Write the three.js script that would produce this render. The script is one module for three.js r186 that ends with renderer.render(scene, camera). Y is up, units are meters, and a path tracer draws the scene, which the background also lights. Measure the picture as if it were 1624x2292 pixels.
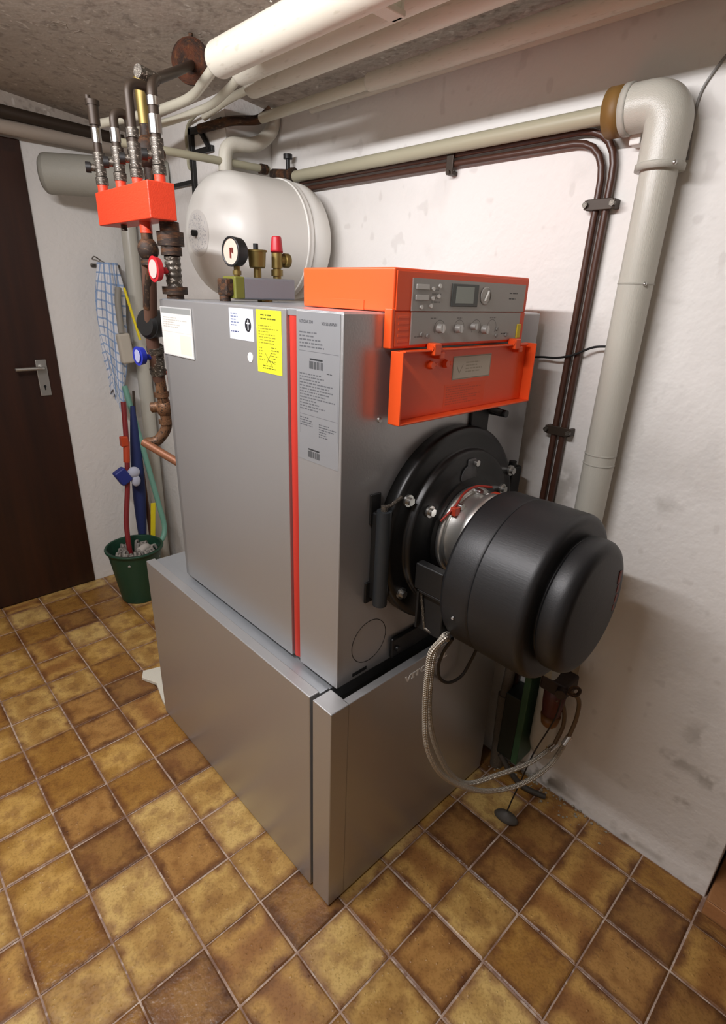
import * as THREE from 'three';
import { RoundedBoxGeometry } from 'three/addons/geometries/RoundedBoxGeometry.js';
import { mergeGeometries } from 'three/addons/utils/BufferGeometryUtils.js';
import { RectAreaLightUniformsLib } from 'three/addons/lights/RectAreaLightUniformsLib.js';
import { FontLoader } from 'three/addons/loaders/FontLoader.js';
import { TextGeometry } from 'three/addons/geometries/TextGeometry.js';

// ---------------------------------------------------------------- camera, lamp, exposure
const scene = new THREE.Scene();
scene.background = new THREE.Color(0x000000);
const camera = new THREE.PerspectiveCamera(86.84, 1624 / 2292, 0.02, 30);
camera.position.set(-0.6158, 1.5202, 0.7071);
camera.rotation.set(-0.3861, -0.7739, 0.0366, 'YXZ');
const renderer = new THREE.WebGLRenderer({ antialias: true });
renderer.toneMapping = THREE.LinearToneMapping;
renderer.toneMappingExposure = 1.0;
renderer.shadowMap.enabled = true;
RectAreaLightUniformsLib.init();
// one bare fluorescent tube under the ceiling, left of and above the photographer, running along z
const LAMP = { x: -0.72, y: 2.15, z0: -1.0, z1: 0.38, r: 0.016, power: 98, color: 0xfaf8fb };
{
  const L = LAMP.z1 - LAMP.z0, zc = (LAMP.z0 + LAMP.z1) / 2;
  for (const a of [-100, -50, 0, 50, 100]) {
    const t = a * Math.PI / 180, nx = Math.sin(t), ny = -Math.cos(t);
    const l = new THREE.RectAreaLight(LAMP.color, LAMP.power, 0.03, L);
    l.position.set(LAMP.x + nx * 0.021, LAMP.y + ny * 0.021, zc);
    l.up.set(0, 0, 1);
    l.lookAt(LAMP.x + nx, LAMP.y + ny, zc);
    scene.add(l);
  }
}

// ---------------------------------------------------------------- helpers
let seed = 7;
const rnd = () => { seed = (seed * 1664525 + 1013904223) >>> 0; return seed / 4294967296; };
const V = (x, y, z) => new THREE.Vector3(x, y, z);
const used = new Map();
function numbered(name) { const n = used.get(name) || 0; used.set(name, n + 1); return n ? name + '_' + String(n).padStart(3, '0') : name; }
function hash(x, y, s) { let h = (x * 374761393 + y * 668265263 + s * 1442695041) | 0; h = Math.imul(h ^ (h >>> 13), 1274126177); return ((h ^ (h >>> 16)) >>> 0) / 4294967296; }
function vnoise(x, y, p, s) {      // value noise that repeats every p cells
  const xi = Math.floor(x), yi = Math.floor(y), fx = x - xi, fy = y - yi, m = (a) => ((a % p) + p) % p;
  const u = fx * fx * (3 - 2 * fx), v = fy * fy * (3 - 2 * fy);
  const a = hash(m(xi), m(yi), s), b = hash(m(xi + 1), m(yi), s), c = hash(m(xi), m(yi + 1), s), d = hash(m(xi + 1), m(yi + 1), s);
  return a + (b - a) * u + (c - a) * v + (a - b - c + d) * u * v;
}
function fbm(u, v, p, o, s) { let a = 0.5, r = 0, t = 0; for (let i = 0; i < o; i++) { r += a * vnoise(u * p, v * p, p, s + i * 17); t += a; a *= 0.55; p *= 2; } return r / t; }
const clamp = (x, a = 0, b = 1) => Math.min(b, Math.max(a, x));
const sstep = (a, b, x) => { const t = clamp((x - a) / (b - a)); return t * t * (3 - 2 * t); };
function tex(w, h, fn, color = false) {   // fn(u, v) -> grey or [r, g, b] in 0..1 (sRGB when color)
  const d = new Uint8Array(w * h * 4);
  for (let y = 0; y < h; y++) for (let x = 0; x < w; x++) {
    const c = fn(x / w, y / h), k = (y * w + x) * 4;
    if (typeof c === 'number') d[k] = d[k + 1] = d[k + 2] = clamp(c) * 255; else for (let i = 0; i < 3; i++) d[k + i] = clamp(c[i]) * 255;
    d[k + 3] = 255;
  }
  const t = new THREE.DataTexture(d, w, h); t.magFilter = THREE.LinearFilter; t.minFilter = THREE.LinearMipmapLinearFilter; t.generateMipmaps = true;
  t.wrapS = t.wrapT = THREE.RepeatWrapping; if (color) t.colorSpace = THREE.SRGBColorSpace; t.needsUpdate = true; return t;
}
const mix = (a, b, t) => [a[0] + (b[0] - a[0]) * t, a[1] + (b[1] - a[1]) * t, a[2] + (b[2] - a[2]) * t];
const hex = (h) => [(h >> 16 & 255) / 255, (h >> 8 & 255) / 255, (h & 255) / 255];
function rep(t, x, y = x) { const c = t.clone(); c.repeat.set(x, y); c.needsUpdate = true; return c; }
function canvasTex(w, h, draw) {
  const c = document.createElement('canvas'); c.width = w; c.height = h; const g = c.getContext('2d'); draw(g, w, h);
  const t = new THREE.CanvasTexture(c); t.colorSpace = THREE.SRGBColorSpace; t.anisotropy = 8; return t;
}
const mat = (color, roughness = 0.6, metalness = 0, extra = {}) => new THREE.MeshPhysicalMaterial({ color, roughness, metalness, ...extra });

// geometry in world coordinates
const box = (x0, x1, y0, y1, z0, z1, r = 0.002, s = 2) => {
  const w = x1 - x0, h = y1 - y0, d = z1 - z0; r = Math.min(r, w / 2.01, h / 2.01, d / 2.01);
  return (r > 0 ? new RoundedBoxGeometry(w, h, d, s, r) : new THREE.BoxGeometry(w, h, d)).translate((x0 + x1) / 2, (y0 + y1) / 2, (z0 + z1) / 2);
};
function orient(g, o, dir) { const q = new THREE.Quaternion().setFromUnitVectors(V(0, 1, 0), dir.clone().normalize()); return g.applyQuaternion(q).translate(o.x, o.y, o.z); }
const P3 = (a) => Array.isArray(a) ? V(...a) : a;
function cyl(a, b, r, r2 = r, seg = 20) { a = P3(a); b = P3(b); const d = b.clone().sub(a); return orient(new THREE.CylinderGeometry(r2, r, d.length(), seg), a.clone().add(b).multiplyScalar(0.5), d); }
const nut = (a, b, r) => cyl(a, b, r, r, 6);
function lathe(prof, o, dir, seg = 40) { return orient(new THREE.LatheGeometry(prof.map(([r, y]) => new THREE.Vector2(r, y)), seg), P3(o), P3(dir)); }
function torus(o, n, R, r, seg = 40, arc = Math.PI * 2) { const g = new THREE.TorusGeometry(R, r, 8, seg, arc); const q = new THREE.Quaternion().setFromUnitVectors(V(0, 0, 1), P3(n).normalize()); o = P3(o); return g.applyQuaternion(q).translate(o.x, o.y, o.z); }
function ball(o, r, sx = 1, sy = 1, sz = 1) { o = P3(o); return new THREE.SphereGeometry(r, 20, 14).scale(sx, sy, sz).translate(o.x, o.y, o.z); }
function disc(o, n, r, seg = 32) { const q = new THREE.Quaternion().setFromUnitVectors(V(0, 0, 1), P3(n).normalize()); o = P3(o); return new THREE.CircleGeometry(r, seg).applyQuaternion(q).translate(o.x, o.y, o.z); }
function merge(...gs) { return mergeGeometries(gs.flat().map((g) => { const n = g.index ? g.toNonIndexed() : g; for (const k of Object.keys(n.attributes)) if (!['position', 'normal', 'uv'].includes(k)) n.deleteAttribute(k); return n; })); }
function bentPath(pts, bend) {            // straight runs joined by rounded bends
  const c = new THREE.CurvePath(); pts = pts.map(P3); let prev = pts[0];
  for (let i = 1; i < pts.length - 1; i++) {
    const p = pts[i], a = pts[i - 1].clone().sub(p), b = pts[i + 1].clone().sub(p);
    const k = Math.min(bend, a.length() * 0.49, b.length() * 0.49), s = p.clone().add(a.setLength(k)), e = p.clone().add(b.setLength(k));
    c.add(new THREE.LineCurve3(prev, s)); c.add(new THREE.QuadraticBezierCurve3(s, p, e)); prev = e;
  }
  c.add(new THREE.LineCurve3(prev, pts[pts.length - 1])); return c;
}
function pipe(pts, r, bend = 0.05, n = 0, seg = 16) {
  const c = bentPath(pts, bend); n = n || Math.max(8, pts.length * 14);
  const g = new THREE.TubeGeometry(c, n, r, seg, false);
  pts = pts.map(P3); const a = pts[0], b = pts[pts.length - 1], da = pts[0].clone().sub(pts[1]), db = b.clone().sub(pts[pts.length - 2]);
  return merge(g, disc(a, da, r, seg), disc(b, db, r, seg));
}
function hosePath(pts, r, n = 90, seg = 12) { pts = pts.map(P3); const c = new THREE.CatmullRomCurve3(pts, false, 'centripetal'); return merge(new THREE.TubeGeometry(c, n, r, seg, false), disc(pts[0], pts[0].clone().sub(pts[1]), r, seg), disc(pts[pts.length - 1], pts[pts.length - 1].clone().sub(pts[pts.length - 2]), r, seg)); }
function uvMetres(g) {                    // planar uv in metres by the face's main direction
  const p = g.attributes.position, n = g.attributes.normal, uv = new Float32Array(p.count * 2);
  for (let i = 0; i < p.count; i++) {
    const ax = Math.abs(n.getX(i)), ay = Math.abs(n.getY(i)), az = Math.abs(n.getZ(i));
    if (ax >= ay && ax >= az) { uv[2 * i] = p.getZ(i); uv[2 * i + 1] = p.getY(i); } else if (ay >= az) { uv[2 * i] = p.getX(i); uv[2 * i + 1] = p.getZ(i); } else { uv[2 * i] = p.getX(i); uv[2 * i + 1] = p.getY(i); }
  }
  g.setAttribute('uv', new THREE.BufferAttribute(uv, 2)); return g;
}
const shadow = (m) => { m.castShadow = m.receiveShadow = true; return m; };
function struct(name, g, m, parent) { const o = shadow(new THREE.Mesh(g, m)); o.name = name; o.userData.kind = 'structure'; (parent || scene).add(o); return o; }
function thing(name, label, category, base, group) {
  const o = new THREE.Group(); o.name = numbered(name); o.position.copy(P3(base)); o.userData = { label, category, isThing: true };
  delete o.userData.isThing; o.thingBase = P3(base); if (group) o.userData.group = group; scene.add(o); return o;
}
function part(parent, name, g, m, label) {
  const o = shadow(new THREE.Mesh(g, m)); o.name = name; if (parent.thingBase) o.position.copy(parent.thingBase).negate();
  if (label) o.userData.label = label; parent.add(o); return o;
}
function single(name, label, category, g, m, group) {
  g.computeBoundingBox(); const b = g.boundingBox, c = V((b.min.x + b.max.x) / 2, b.min.y, (b.min.z + b.max.z) / 2); g.translate(-c.x, -c.y, -c.z);
  const o = shadow(new THREE.Mesh(g, m)); o.name = numbered(name); o.position.copy(c); o.userData = { label, category }; if (group) o.userData.group = group; scene.add(o); return o;
}
// a flat print (sticker, paper): quad with uv; corner o, edge vectors ux (to the right) and uy (up), thickness towards n
function sheet(o, ux, uy, n, t = 0.0006) {
  o = P3(o); ux = P3(ux); uy = P3(uy); n = P3(n).normalize().multiplyScalar(t);
  const c = [o, o.clone().add(ux), o.clone().add(ux).add(uy), o.clone().add(uy)], f = c.map((p) => p.clone().add(n));
  const pos = [], uv = [], q = (a, b, cc, d, u) => { for (const [p, w] of [[a, u[0]], [b, u[1]], [cc, u[2]], [a, u[0]], [cc, u[2]], [d, u[3]]]) { pos.push(p.x, p.y, p.z); uv.push(...w); } };
  const U = [[0, 0], [1, 0], [1, 1], [0, 1]], E = [[0.01, 0.01], [0.02, 0.01], [0.02, 0.02], [0.01, 0.02]];
  q(f[0], f[1], f[2], f[3], U); for (let i = 0; i < 4; i++) { const j = (i + 1) % 4; q(c[i], c[j], f[j], f[i], E); }
  const g = new THREE.BufferGeometry(); g.setAttribute('position', new THREE.Float32BufferAttribute(pos, 3)); g.setAttribute('uv', new THREE.Float32BufferAttribute(uv, 2)); g.computeVertexNormals(); return g;
}

// ---------------------------------------------------------------- shared textures and materials
const plasterBump = tex(512, 512, (u, v) => 0.55 * fbm(u, v, 6, 5, 3) + 0.45 * fbm(u, v, 40, 3, 9));
const fineGrain = tex(256, 256, (u, v) => fbm(u, v, 32, 3, 21));
const rustMap = tex(256, 256, (u, v) => { const n = fbm(u, v, 5, 5, 31), m = fbm(u, v, 24, 3, 33); return mix(mix(hex(0x2b2019), hex(0x5a3a22), sstep(0.35, 0.65, n)), hex(0x8a7458), sstep(0.6, 0.8, m) * 0.5); }, true);
const copperMap = tex(256, 256, (u, v) => { const n = fbm(u, v, 6, 4, 41), m = fbm(u, v, 30, 3, 43); return mix(mix(hex(0x5f4430), hex(0x8a6344), n), hex(0x33271f), sstep(0.55, 0.72, m)); }, true);
const dirtySteel = tex(256, 256, (u, v) => { const n = fbm(u, v, 5, 4, 51), m = fbm(u, v, 26, 3, 53); return mix(mix(hex(0x36302a), hex(0x6f695f), n), hex(0xcfc8ba), sstep(0.6, 0.78, m)); }, true);
const paintCream = tex(256, 256, (u, v) => { const n = fbm(u, v, 4, 4, 61), m = fbm(u, v, 40, 2, 63); return mix(mix(hex(0xcfcbba), hex(0xdcd8cb), n), hex(0xa39c86), sstep(0.7, 0.85, m) * 0.25); }, true);
const M = {
  silver: mat(0xb9b9b9, 0.37, 0.7, { bumpMap: rep(fineGrain, 6), bumpScale: 0.00012 }),
  sheet: mat(0x9c9c98, 0.5, 0.3),
  silverEdge: mat(0xb2b6ba, 0.36, 0.7),
  orange: mat(0xf4571c, 0.45, 0, { clearcoat: 0.25, clearcoatRoughness: 0.35 }),
  redStrip: mat(0xc2362b, 0.4),
  manifoldRed: mat(0xdb4020, 0.45, 0, { clearcoat: 0.3, clearcoatRoughness: 0.4, bumpMap: rep(fineGrain, 1), bumpScale: 0.0006 }),
  black: mat(0x171717, 0.48),
  blackMatte: mat(0x0e0e0e, 0.7),
  hood: mat(0x1c1c1d, 0.46, 0, { bumpMap: rep(fineGrain, 16, 5), bumpScale: 0.00012 }),
  cast: mat(0x161616, 0.38, 0.0),
  chrome: mat(0xd6d6d4, 0.22, 1),
  alu: mat(0xc8c7c2, 0.35, 0.9),
  bolt: mat(0xc9c8c4, 0.3, 0.95),
  brass: mat(0x82703f, 0.45, 0.7),
  rust: mat(0xffffff, 0.65, 0.25, { map: rustMap }),
  copper: mat(0xffffff, 0.5, 0.35, { map: copperMap }),
  steel: mat(0xffffff, 0.4, 0.5, { map: dirtySteel }),
  darkPipe: mat(0x3b3026, 0.5, 0.3),
  cream: mat(0xffffff, 0.5, 0, { map: rep(paintCream, 1, 8) }),
  creamGlossy: mat(0xcfcbb8, 0.32),
  pvc: mat(0xbcb9ad, 0.3, 0, { bumpMap: rep(fineGrain, 3, 8), bumpScale: 0.0003 }),
  beigePipe: mat(0xa9a48c, 0.45),
  brownPipe: mat(0x4a2f24, 0.35),
  whiteEnamel: mat(0xecebe4, 0.38, 0, { clearcoat: 0.12, clearcoatRoughness: 0.3 }),
  paper: mat(0xe9e7e2, 0.8),
  greyPlastic: mat(0x8d8a86, 0.5),
  redPlastic: mat(0xb5202a, 0.4),
  bluePlastic: mat(0x2330a0, 0.4),
  yellow: mat(0xe6d21f, 0.6),
};

// ---------------------------------------------------------------- room
const ROOM = { xr: 0.79, xl: -3.0, zb: -2.18, zf: 3.0 };
const ceilY = (x) => 2.215 - 0.11 * x;
// floor: grout bed and single tiles
const TP = 0.1625, OX = 0.6886, OZ = 0.1896;
{
  const groutMap = tex(512, 512, (u, v) => { const n = fbm(u, v, 8, 4, 81), m = fbm(u, v, 50, 2, 83); return mix(mix(hex(0x86695a), hex(0xb79f8e), sstep(0.3, 0.65, n)), hex(0xd6c8ba), sstep(0.55, 0.75, m) * 0.6); }, true);
  const grout = mat(0xffffff, 0.9, 0, { map: rep(groutMap, 1.5), bumpMap: rep(plasterBump, 4), bumpScale: 0.002 });
  const floor = struct('floor', uvMetres(box(ROOM.xl - 0.1, 0.98, -0.12, -0.0035, ROOM.zb - 0.1, ROOM.zf + 0.1, 0)), grout);
  const mats = [];
  const tileBump = tex(256, 256, (u, v) => 0.6 * fbm(u, v, 4, 3, 71) + 0.4 * fbm(u, v, 18, 3, 75));
  const pimples = []; for (let i = 0; i < 26; i++) pimples.push([rnd(), rnd(), 0.012 + 0.014 * rnd()]);
  const pimpleBump = tex(256, 256, (u, v) => { let h = 0.35 * fbm(u, v, 4, 3, 71) + 0.15 * fbm(u, v, 18, 2, 75); for (const [x, y, q] of pimples) { const d = Math.hypot(u - x, v - y) / q; if (d < 1) h += 0.4 * (1 - d * d); } return h; });
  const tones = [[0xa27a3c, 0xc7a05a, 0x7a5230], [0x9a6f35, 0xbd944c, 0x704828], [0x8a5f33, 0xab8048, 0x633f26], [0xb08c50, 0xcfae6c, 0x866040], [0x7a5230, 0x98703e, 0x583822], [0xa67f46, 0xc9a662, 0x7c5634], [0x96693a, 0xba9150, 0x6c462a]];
  for (let k = 0; k < 7; k++) {
    const [a, b, c] = tones[k].map(hex);
    const map = tex(256, 256, (u, v) => {
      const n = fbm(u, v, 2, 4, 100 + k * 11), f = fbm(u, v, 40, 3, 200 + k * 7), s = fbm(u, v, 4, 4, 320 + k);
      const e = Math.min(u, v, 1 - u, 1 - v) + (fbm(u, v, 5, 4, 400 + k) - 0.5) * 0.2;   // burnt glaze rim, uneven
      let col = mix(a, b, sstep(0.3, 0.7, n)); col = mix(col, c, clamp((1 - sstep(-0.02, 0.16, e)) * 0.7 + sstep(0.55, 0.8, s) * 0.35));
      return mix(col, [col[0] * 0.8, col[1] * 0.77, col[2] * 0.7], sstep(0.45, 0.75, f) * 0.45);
    }, true);
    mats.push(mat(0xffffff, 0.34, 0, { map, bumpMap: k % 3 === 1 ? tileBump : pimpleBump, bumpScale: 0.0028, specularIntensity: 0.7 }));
  }
  function tileGeo() {   // slab with a bevelled upper rim
    const s = TP / 2 - 0.0023, c = 0.004, t = s - c, y1 = 0, y0 = -0.002, yb = -0.008;
    const pos = [], uv = [], q = (...p) => { for (const i of [0, 1, 2, 0, 2, 3]) { pos.push(...p[i]); uv.push(p[i][0] / (2 * s) + 0.5, p[i][2] / (2 * s) + 0.5); } };
    q([-t, y1, t], [t, y1, t], [t, y1, -t], [-t, y1, -t]);
    for (let k = 0; k < 4; k++) {
      const R = ([x, y, z]) => { for (let i = 0; i < k; i++) [x, z] = [z, -x]; return [x, y, z]; };
      q(R([-s, y0, s]), R([s, y0, s]), R([t, y1, t]), R([-t, y1, t]));
      q(R([-s, yb, s]), R([s, yb, s]), R([s, y0, s]), R([-s, y0, s]));
    }
    const g = new THREE.BufferGeometry(); g.setAttribute('position', new THREE.Float32BufferAttribute(pos, 3)); g.setAttribute('uv', new THREE.Float32BufferAttribute(uv, 2)); g.computeVertexNormals(); return g;
  }
  const tg = tileGeo(); camera.updateMatrixWorld(); camera.updateProjectionMatrix();
  const rest = mats.map(() => []);
  for (let i = -23; i <= -1; i++) for (let j = -14; j <= 16; j++) {
    const x = OX + (i + 0.5) * TP, z = OZ + (j + 0.5) * TP; if (z < ROOM.zb + 0.08 || z > ROOM.zf - 0.05 || x < ROOM.xl + 0.05) continue;
    let k = Math.floor(hash(i + 40, j + 40, 5) * 7) % 7; const right = x > 0 && z > 0.0;
    if (right && hash(i + 9, j + 70, 8) < 0.45) k = [2, 4, 6][Math.floor(hash(i, j, 12) * 3) % 3];
    if (!right && (k === 4 || k === 2) && hash(i + 9, j + 70, 8) < 0.6) k = [0, 3, 5][Math.floor(hash(i, j, 12) * 3) % 3];
    const rot = Math.floor(hash(i + 3, j + 5, 77) * 4) * Math.PI / 2, sx = x > 0.607 ? 1 : 1;
    const cut = x > 0.6;
    const p = V(x, 0, z).project(camera), hidden = (x > 0.1 && x < 0.6 && z < -0.1 && z > -0.85);
    const vis = Math.abs(p.x) < 1.25 && Math.abs(p.y) < 1.2 && p.z < 1 && !hidden;
    if (vis) {
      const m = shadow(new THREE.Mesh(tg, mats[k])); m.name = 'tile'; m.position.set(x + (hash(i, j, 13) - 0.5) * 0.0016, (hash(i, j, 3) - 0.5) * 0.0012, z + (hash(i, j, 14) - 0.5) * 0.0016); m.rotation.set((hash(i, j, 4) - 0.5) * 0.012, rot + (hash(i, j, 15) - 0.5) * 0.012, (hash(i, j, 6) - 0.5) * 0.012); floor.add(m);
    } else rest[k].push(tg.clone().rotateY(rot).translate(x, 0, z));
  }
  // last, cut row of tiles along the right wall
  for (let j = -9; j <= 6; j++) {
    const z = OZ + (j + 0.5) * TP, w = j > 2 ? 0.048 : ROOM.xr - OX - 0.002, k = [2, 4, 6, 1][Math.floor(hash(j + 50, 3, 9) * 4) % 4];
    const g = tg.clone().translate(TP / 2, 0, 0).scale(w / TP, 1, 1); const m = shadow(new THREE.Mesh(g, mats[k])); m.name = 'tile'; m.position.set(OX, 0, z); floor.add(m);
  }
  for (let i = -14; i <= 0; i++) {   // cut row along the back wall
    const z0 = OZ - 14 * TP, d = z0 - ROOM.zb - 0.001, g = tg.clone().translate(0, 0, -TP / 2).scale(1, 1, d / TP), k = Math.floor(hash(i + 60, 8, 9) * 7) % 7;
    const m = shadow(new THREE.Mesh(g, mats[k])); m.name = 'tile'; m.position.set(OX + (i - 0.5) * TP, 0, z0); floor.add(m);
  }
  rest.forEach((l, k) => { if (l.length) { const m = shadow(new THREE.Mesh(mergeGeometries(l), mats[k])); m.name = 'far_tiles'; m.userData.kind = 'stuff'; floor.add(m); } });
}
// walls: painted rough plaster, with the stains the photograph shows on the right wall
const wallMat = mat(0xe3e0db, 0.85, 0, { bumpMap: rep(plasterBump, 1.6), bumpScale: 0.004 });
{
  const z0 = -1.3, z1 = 0.68, h = 2.3;
  const spots = [[0.33, 1.06, 0.05, 0.03, 0.22], [0.59, 0.46, 0.05, 0.05, 0.3], [0.515, 0.373, 0.07, 0.02, 0.3], [0.62, 0.36, 0.05, 0.02, 0.35], [0.6, 0.16, 0.025, 0.015, 0.45], [0.56, 0.25, 0.02, 0.012, 0.3], [0.05, 0.95, 0.05, 0.18, 0.55], [0.02, 0.6, 0.04, 0.3, 0.5], [0.1, 0.03, 0.22, 0.035, 0.9], [0.37, 0.02, 0.2, 0.014, 0.5]];
  const map = tex(1024, 1024, (u, v) => {
    const z = z0 + u * (z1 - z0), y = v * h; let d = sstep(0.62, 0.85, fbm(u, v, 14, 4, 501)) * 0.06 + sstep(0.74, 0.84, fbm(u, v, 60, 2, 505)) * 0.08;
    const n = fbm(u, v, 40, 4, 510), n2 = fbm(u, v, 12, 3, 515);
    for (const [sz, sy, rz, ry, a] of spots) { const r = Math.hypot((z - sz) / rz, (y - sy) / ry); if (r < 2) d += a * sstep(1.7, 0.2, r + (n2 - 0.5) * 2.2) * sstep(0.4, 0.62, n); }
    return mix(hex(0xe6e3de), hex(0x6b6459), clamp(d, 0, 0.85));
  }, true);
  const g = uvMetres(box(ROOM.xr, 1.05, -0.12, 2.32, z0, z1, 0.004)); const uv = g.attributes.uv, n = g.attributes.normal;
  for (let i = 0; i < uv.count; i++) if (Math.abs(n.getX(i)) > 0.5) uv.setXY(i, (uv.getX(i) - z0) / (z1 - z0), uv.getY(i) / h);
  struct('wall_right', g, mat(0xffffff, 0.85, 0, { map, bumpMap: rep(plasterBump, 3, 3.5), bumpScale: 0.003 }));
}
struct('wall_chimney', uvMetres(box(0.595, 1.05, -0.12, 2.32, ROOM.zb, -1.3, 0.006)), wallMat);
struct('wall_back', uvMetres(merge(box(0.16, 1.05, -0.12, 2.65, ROOM.zb - 0.15, ROOM.zb, 0), box(-0.72, 0.16, 2.05, 2.65, ROOM.zb - 0.15, ROOM.zb, 0), box(ROOM.xl, -0.72, -0.12, 2.65, ROOM.zb - 0.15, ROOM.zb, 0))), wallMat);
struct('wall_left', uvMetres(box(ROOM.xl - 0.15, ROOM.xl, -0.12, 2.65, ROOM.zb - 0.15, ROOM.zf + 0.15, 0)), wallMat);
struct('wall_front', uvMetres(box(ROOM.xl, 1.05, -0.12, 2.65, ROOM.zf, ROOM.zf + 0.15, 0)), wallMat);
// doorway at the end of the right wall: tiled step, reveal and a closed door beyond the frame
struct('trim_1', uvMetres(box(0.737, 1.02, -0.05, 0.05, 0.685, 1.7, 0.006)), mat(0xa9764a, 0.55, 0, { bumpMap: rep(plasterBump, 3), bumpScale: 0.002 }));
struct('door_2', box(0.98, 1.02, 0.05, 2.05, 0.68, ROOM.zf, 0.003), mat(0x3a1c10, 0.5));
struct('wall_lintel', uvMetres(box(ROOM.xr, 1.05, 2.05, 2.32, 0.68, ROOM.zf, 0)), wallMat);
{ // rough grey painted concrete ceiling
  const bump = tex(1024, 1024, (u, v) => { const r = fbm(u * 1, v, 5, 5, 601), s = Math.abs(fbm(u, v, 9, 4, 605) - 0.5) * 2; const w = sstep(0.55, 0.7, fbm(u, v, 4, 3, 640)); return 0.55 * r + 0.22 * sstep(0.05, 0.0, s) * w + 0.2 * fbm(u, v, 60, 3, 611); });
  const map = tex(512, 512, (u, v) => { const n = fbm(u, v, 4, 5, 621), m = fbm(u, v, 36, 3, 625), p = fbm(u, v, 50, 2, 631); let c = mix(hex(0xa3978b), hex(0xb9ac9e), n); c = mix(c, hex(0x7d7267), sstep(0.55, 0.8, m) * 0.5); return mix(c, hex(0xd8d0c4), sstep(0.78, 0.84, p) * 0.6); }, true);
  const g = uvMetres(box(-3.2, 1.2, 0, 0.16, ROOM.zb - 0.2, ROOM.zf + 0.2, 0)).rotateZ(Math.atan(-0.11)).translate(0, 2.215, 0);
  const cm = mat(0xffffff, 0.85, 0, { map: rep(map, 1.3), bumpMap: rep(bump, 1.1), bumpScale: 0.005 });
  struct('ceiling', g, cm);
  struct('trim_2', uvMetres(box(ROOM.xl, 0.595, 2.085, 2.6, ROOM.zb - 0.02, ROOM.zb + 0.03, 0.003)), cm);
}
{ // dark wooden door in the back wall
  const wood = tex(256, 512, (u, v) => { const n = fbm(u * 2, v * 0.25, 16, 4, 701), k = fbm(u, v, 3, 3, 705); return mix(mix(hex(0x21100a), hex(0x3c1e10), n), hex(0x4a2614), sstep(0.5, 0.8, k) * 0.5); }, true);
  const d = struct('door_1', uvMetres(box(-0.71, 0.157, 0.006, 2.047, ROOM.zb - 0.05, ROOM.zb + 0.012, 0.003)), mat(0xffffff, 0.42, 0, { map: rep(wood, 1.2, 0.5) }));
  part(d, 'handle_plate', box(0.062, 0.107, 1.018, 1.182, ROOM.zb + 0.012, ROOM.zb + 0.02, 0.003), M.alu, 'aluminium handle plate with keyhole');
  part(d, 'lever', merge(pipe([[0.085, 1.148, ROOM.zb + 0.018], [0.085, 1.148, ROOM.zb + 0.055], [-0.03, 1.148, ROOM.zb + 0.055]], 0.008, 0.012), cyl([0.085, 1.148, ROOM.zb + 0.018], [0.085, 1.148, ROOM.zb + 0.026], 0.014)), M.alu);
  part(d, 'keyhole', merge(cyl([0.084, 1.062, ROOM.zb + 0.018], [0.084, 1.062, ROOM.zb + 0.0208], 0.006), box(0.081, 0.087, 1.045, 1.062, ROOM.zb + 0.018, ROOM.zb + 0.0208, 0.001)), M.blackMatte);
}
{ // the lamp itself (above the picture's upper left corner)
  const zc = (LAMP.z0 + LAMP.z1) / 2, t = thing('ceiling_lamp', 'white batten lamp with one bare fluorescent tube under the ceiling', 'lamp', [LAMP.x, ceilY(LAMP.x) - 0.09, zc]);
  part(t, 'housing', box(LAMP.x - 0.03, LAMP.x + 0.03, LAMP.y + 0.045, ceilY(LAMP.x) + 0.004, LAMP.z0 - 0.03, LAMP.z1 + 0.03, 0.006), mat(0xe8e8e4, 0.5));
  part(t, 'tube', cyl([LAMP.x, LAMP.y, LAMP.z0], [LAMP.x, LAMP.y, LAMP.z1], LAMP.r, LAMP.r, 20), new THREE.MeshStandardMaterial({ color: 0xffffff, emissive: LAMP.color, emissiveIntensity: 6, roughness: 0.4 }));
  for (const z of [LAMP.z0 - 0.012, LAMP.z1 + 0.012]) part(t, 'tube_holder', box(LAMP.x - 0.02, LAMP.x + 0.02, LAMP.y - 0.02, LAMP.y + 0.05, z - 0.012, z + 0.012, 0.003), mat(0xe8e8e4, 0.5));
}

// ---------------------------------------------------------------- hot water tank under the boiler
const font = await new FontLoader().loadAsync('fonts/droid/droid_sans_bold.typeface.json');
{
  const t = thing('water_heater', 'low wide silver grey cabinet standing on the floor tiles beneath the boiler', 'water tank', [0.345, 0, -0.48]);
  part(t, 'core', box(0.031, 0.66, 0.0, 0.6, -0.95, -0.1, 0.003), M.sheet);
  part(t, 'side_panel', box(0, 0.0305, 0.006, 0.652, -0.965, -0.077, 0.003, 3), M.silver);
  part(t, 'top_ledge', merge(box(0.0305, 0.066, 0.6, 0.6455, -0.965, -0.077, 0.002), box(0.06, 0.69, 0.6, 0.645, -0.965, -0.075, 0.002)), M.silverEdge);
  part(t, 'rear_panel', box(0.03, 0.69, 0.006, 0.64, -0.965, -0.95, 0.002), M.silver);
  part(t, 'far_side_panel', box(0.66, 0.69, 0.006, 0.64, -0.95, -0.03, 0.002), M.silver);
  const f = part(t, 'front_cover', merge(box(0, 0.056, 0.006, 0.652, -0.066, 0, 0.0025), box(0.05, 0.69, 0.006, 0.652, -0.022, 0, 0.0025), box(0.66, 0.69, 0.006, 0.652, -0.066, -0.01, 0.0025)), M.silver);
  const tg = new TextGeometry('VITOCELL', { font, size: 0.017, depth: 0.0008, curveSegments: 4 }); tg.computeBoundingBox();
  tg.scale(0.17 / tg.boundingBox.max.x, 1, 1).translate(0.245, 0.607, 0.0);
  part(f, 'lettering', tg, mat(0xf4f3ef, 0.5), 'pale raised brand lettering');
}
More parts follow.
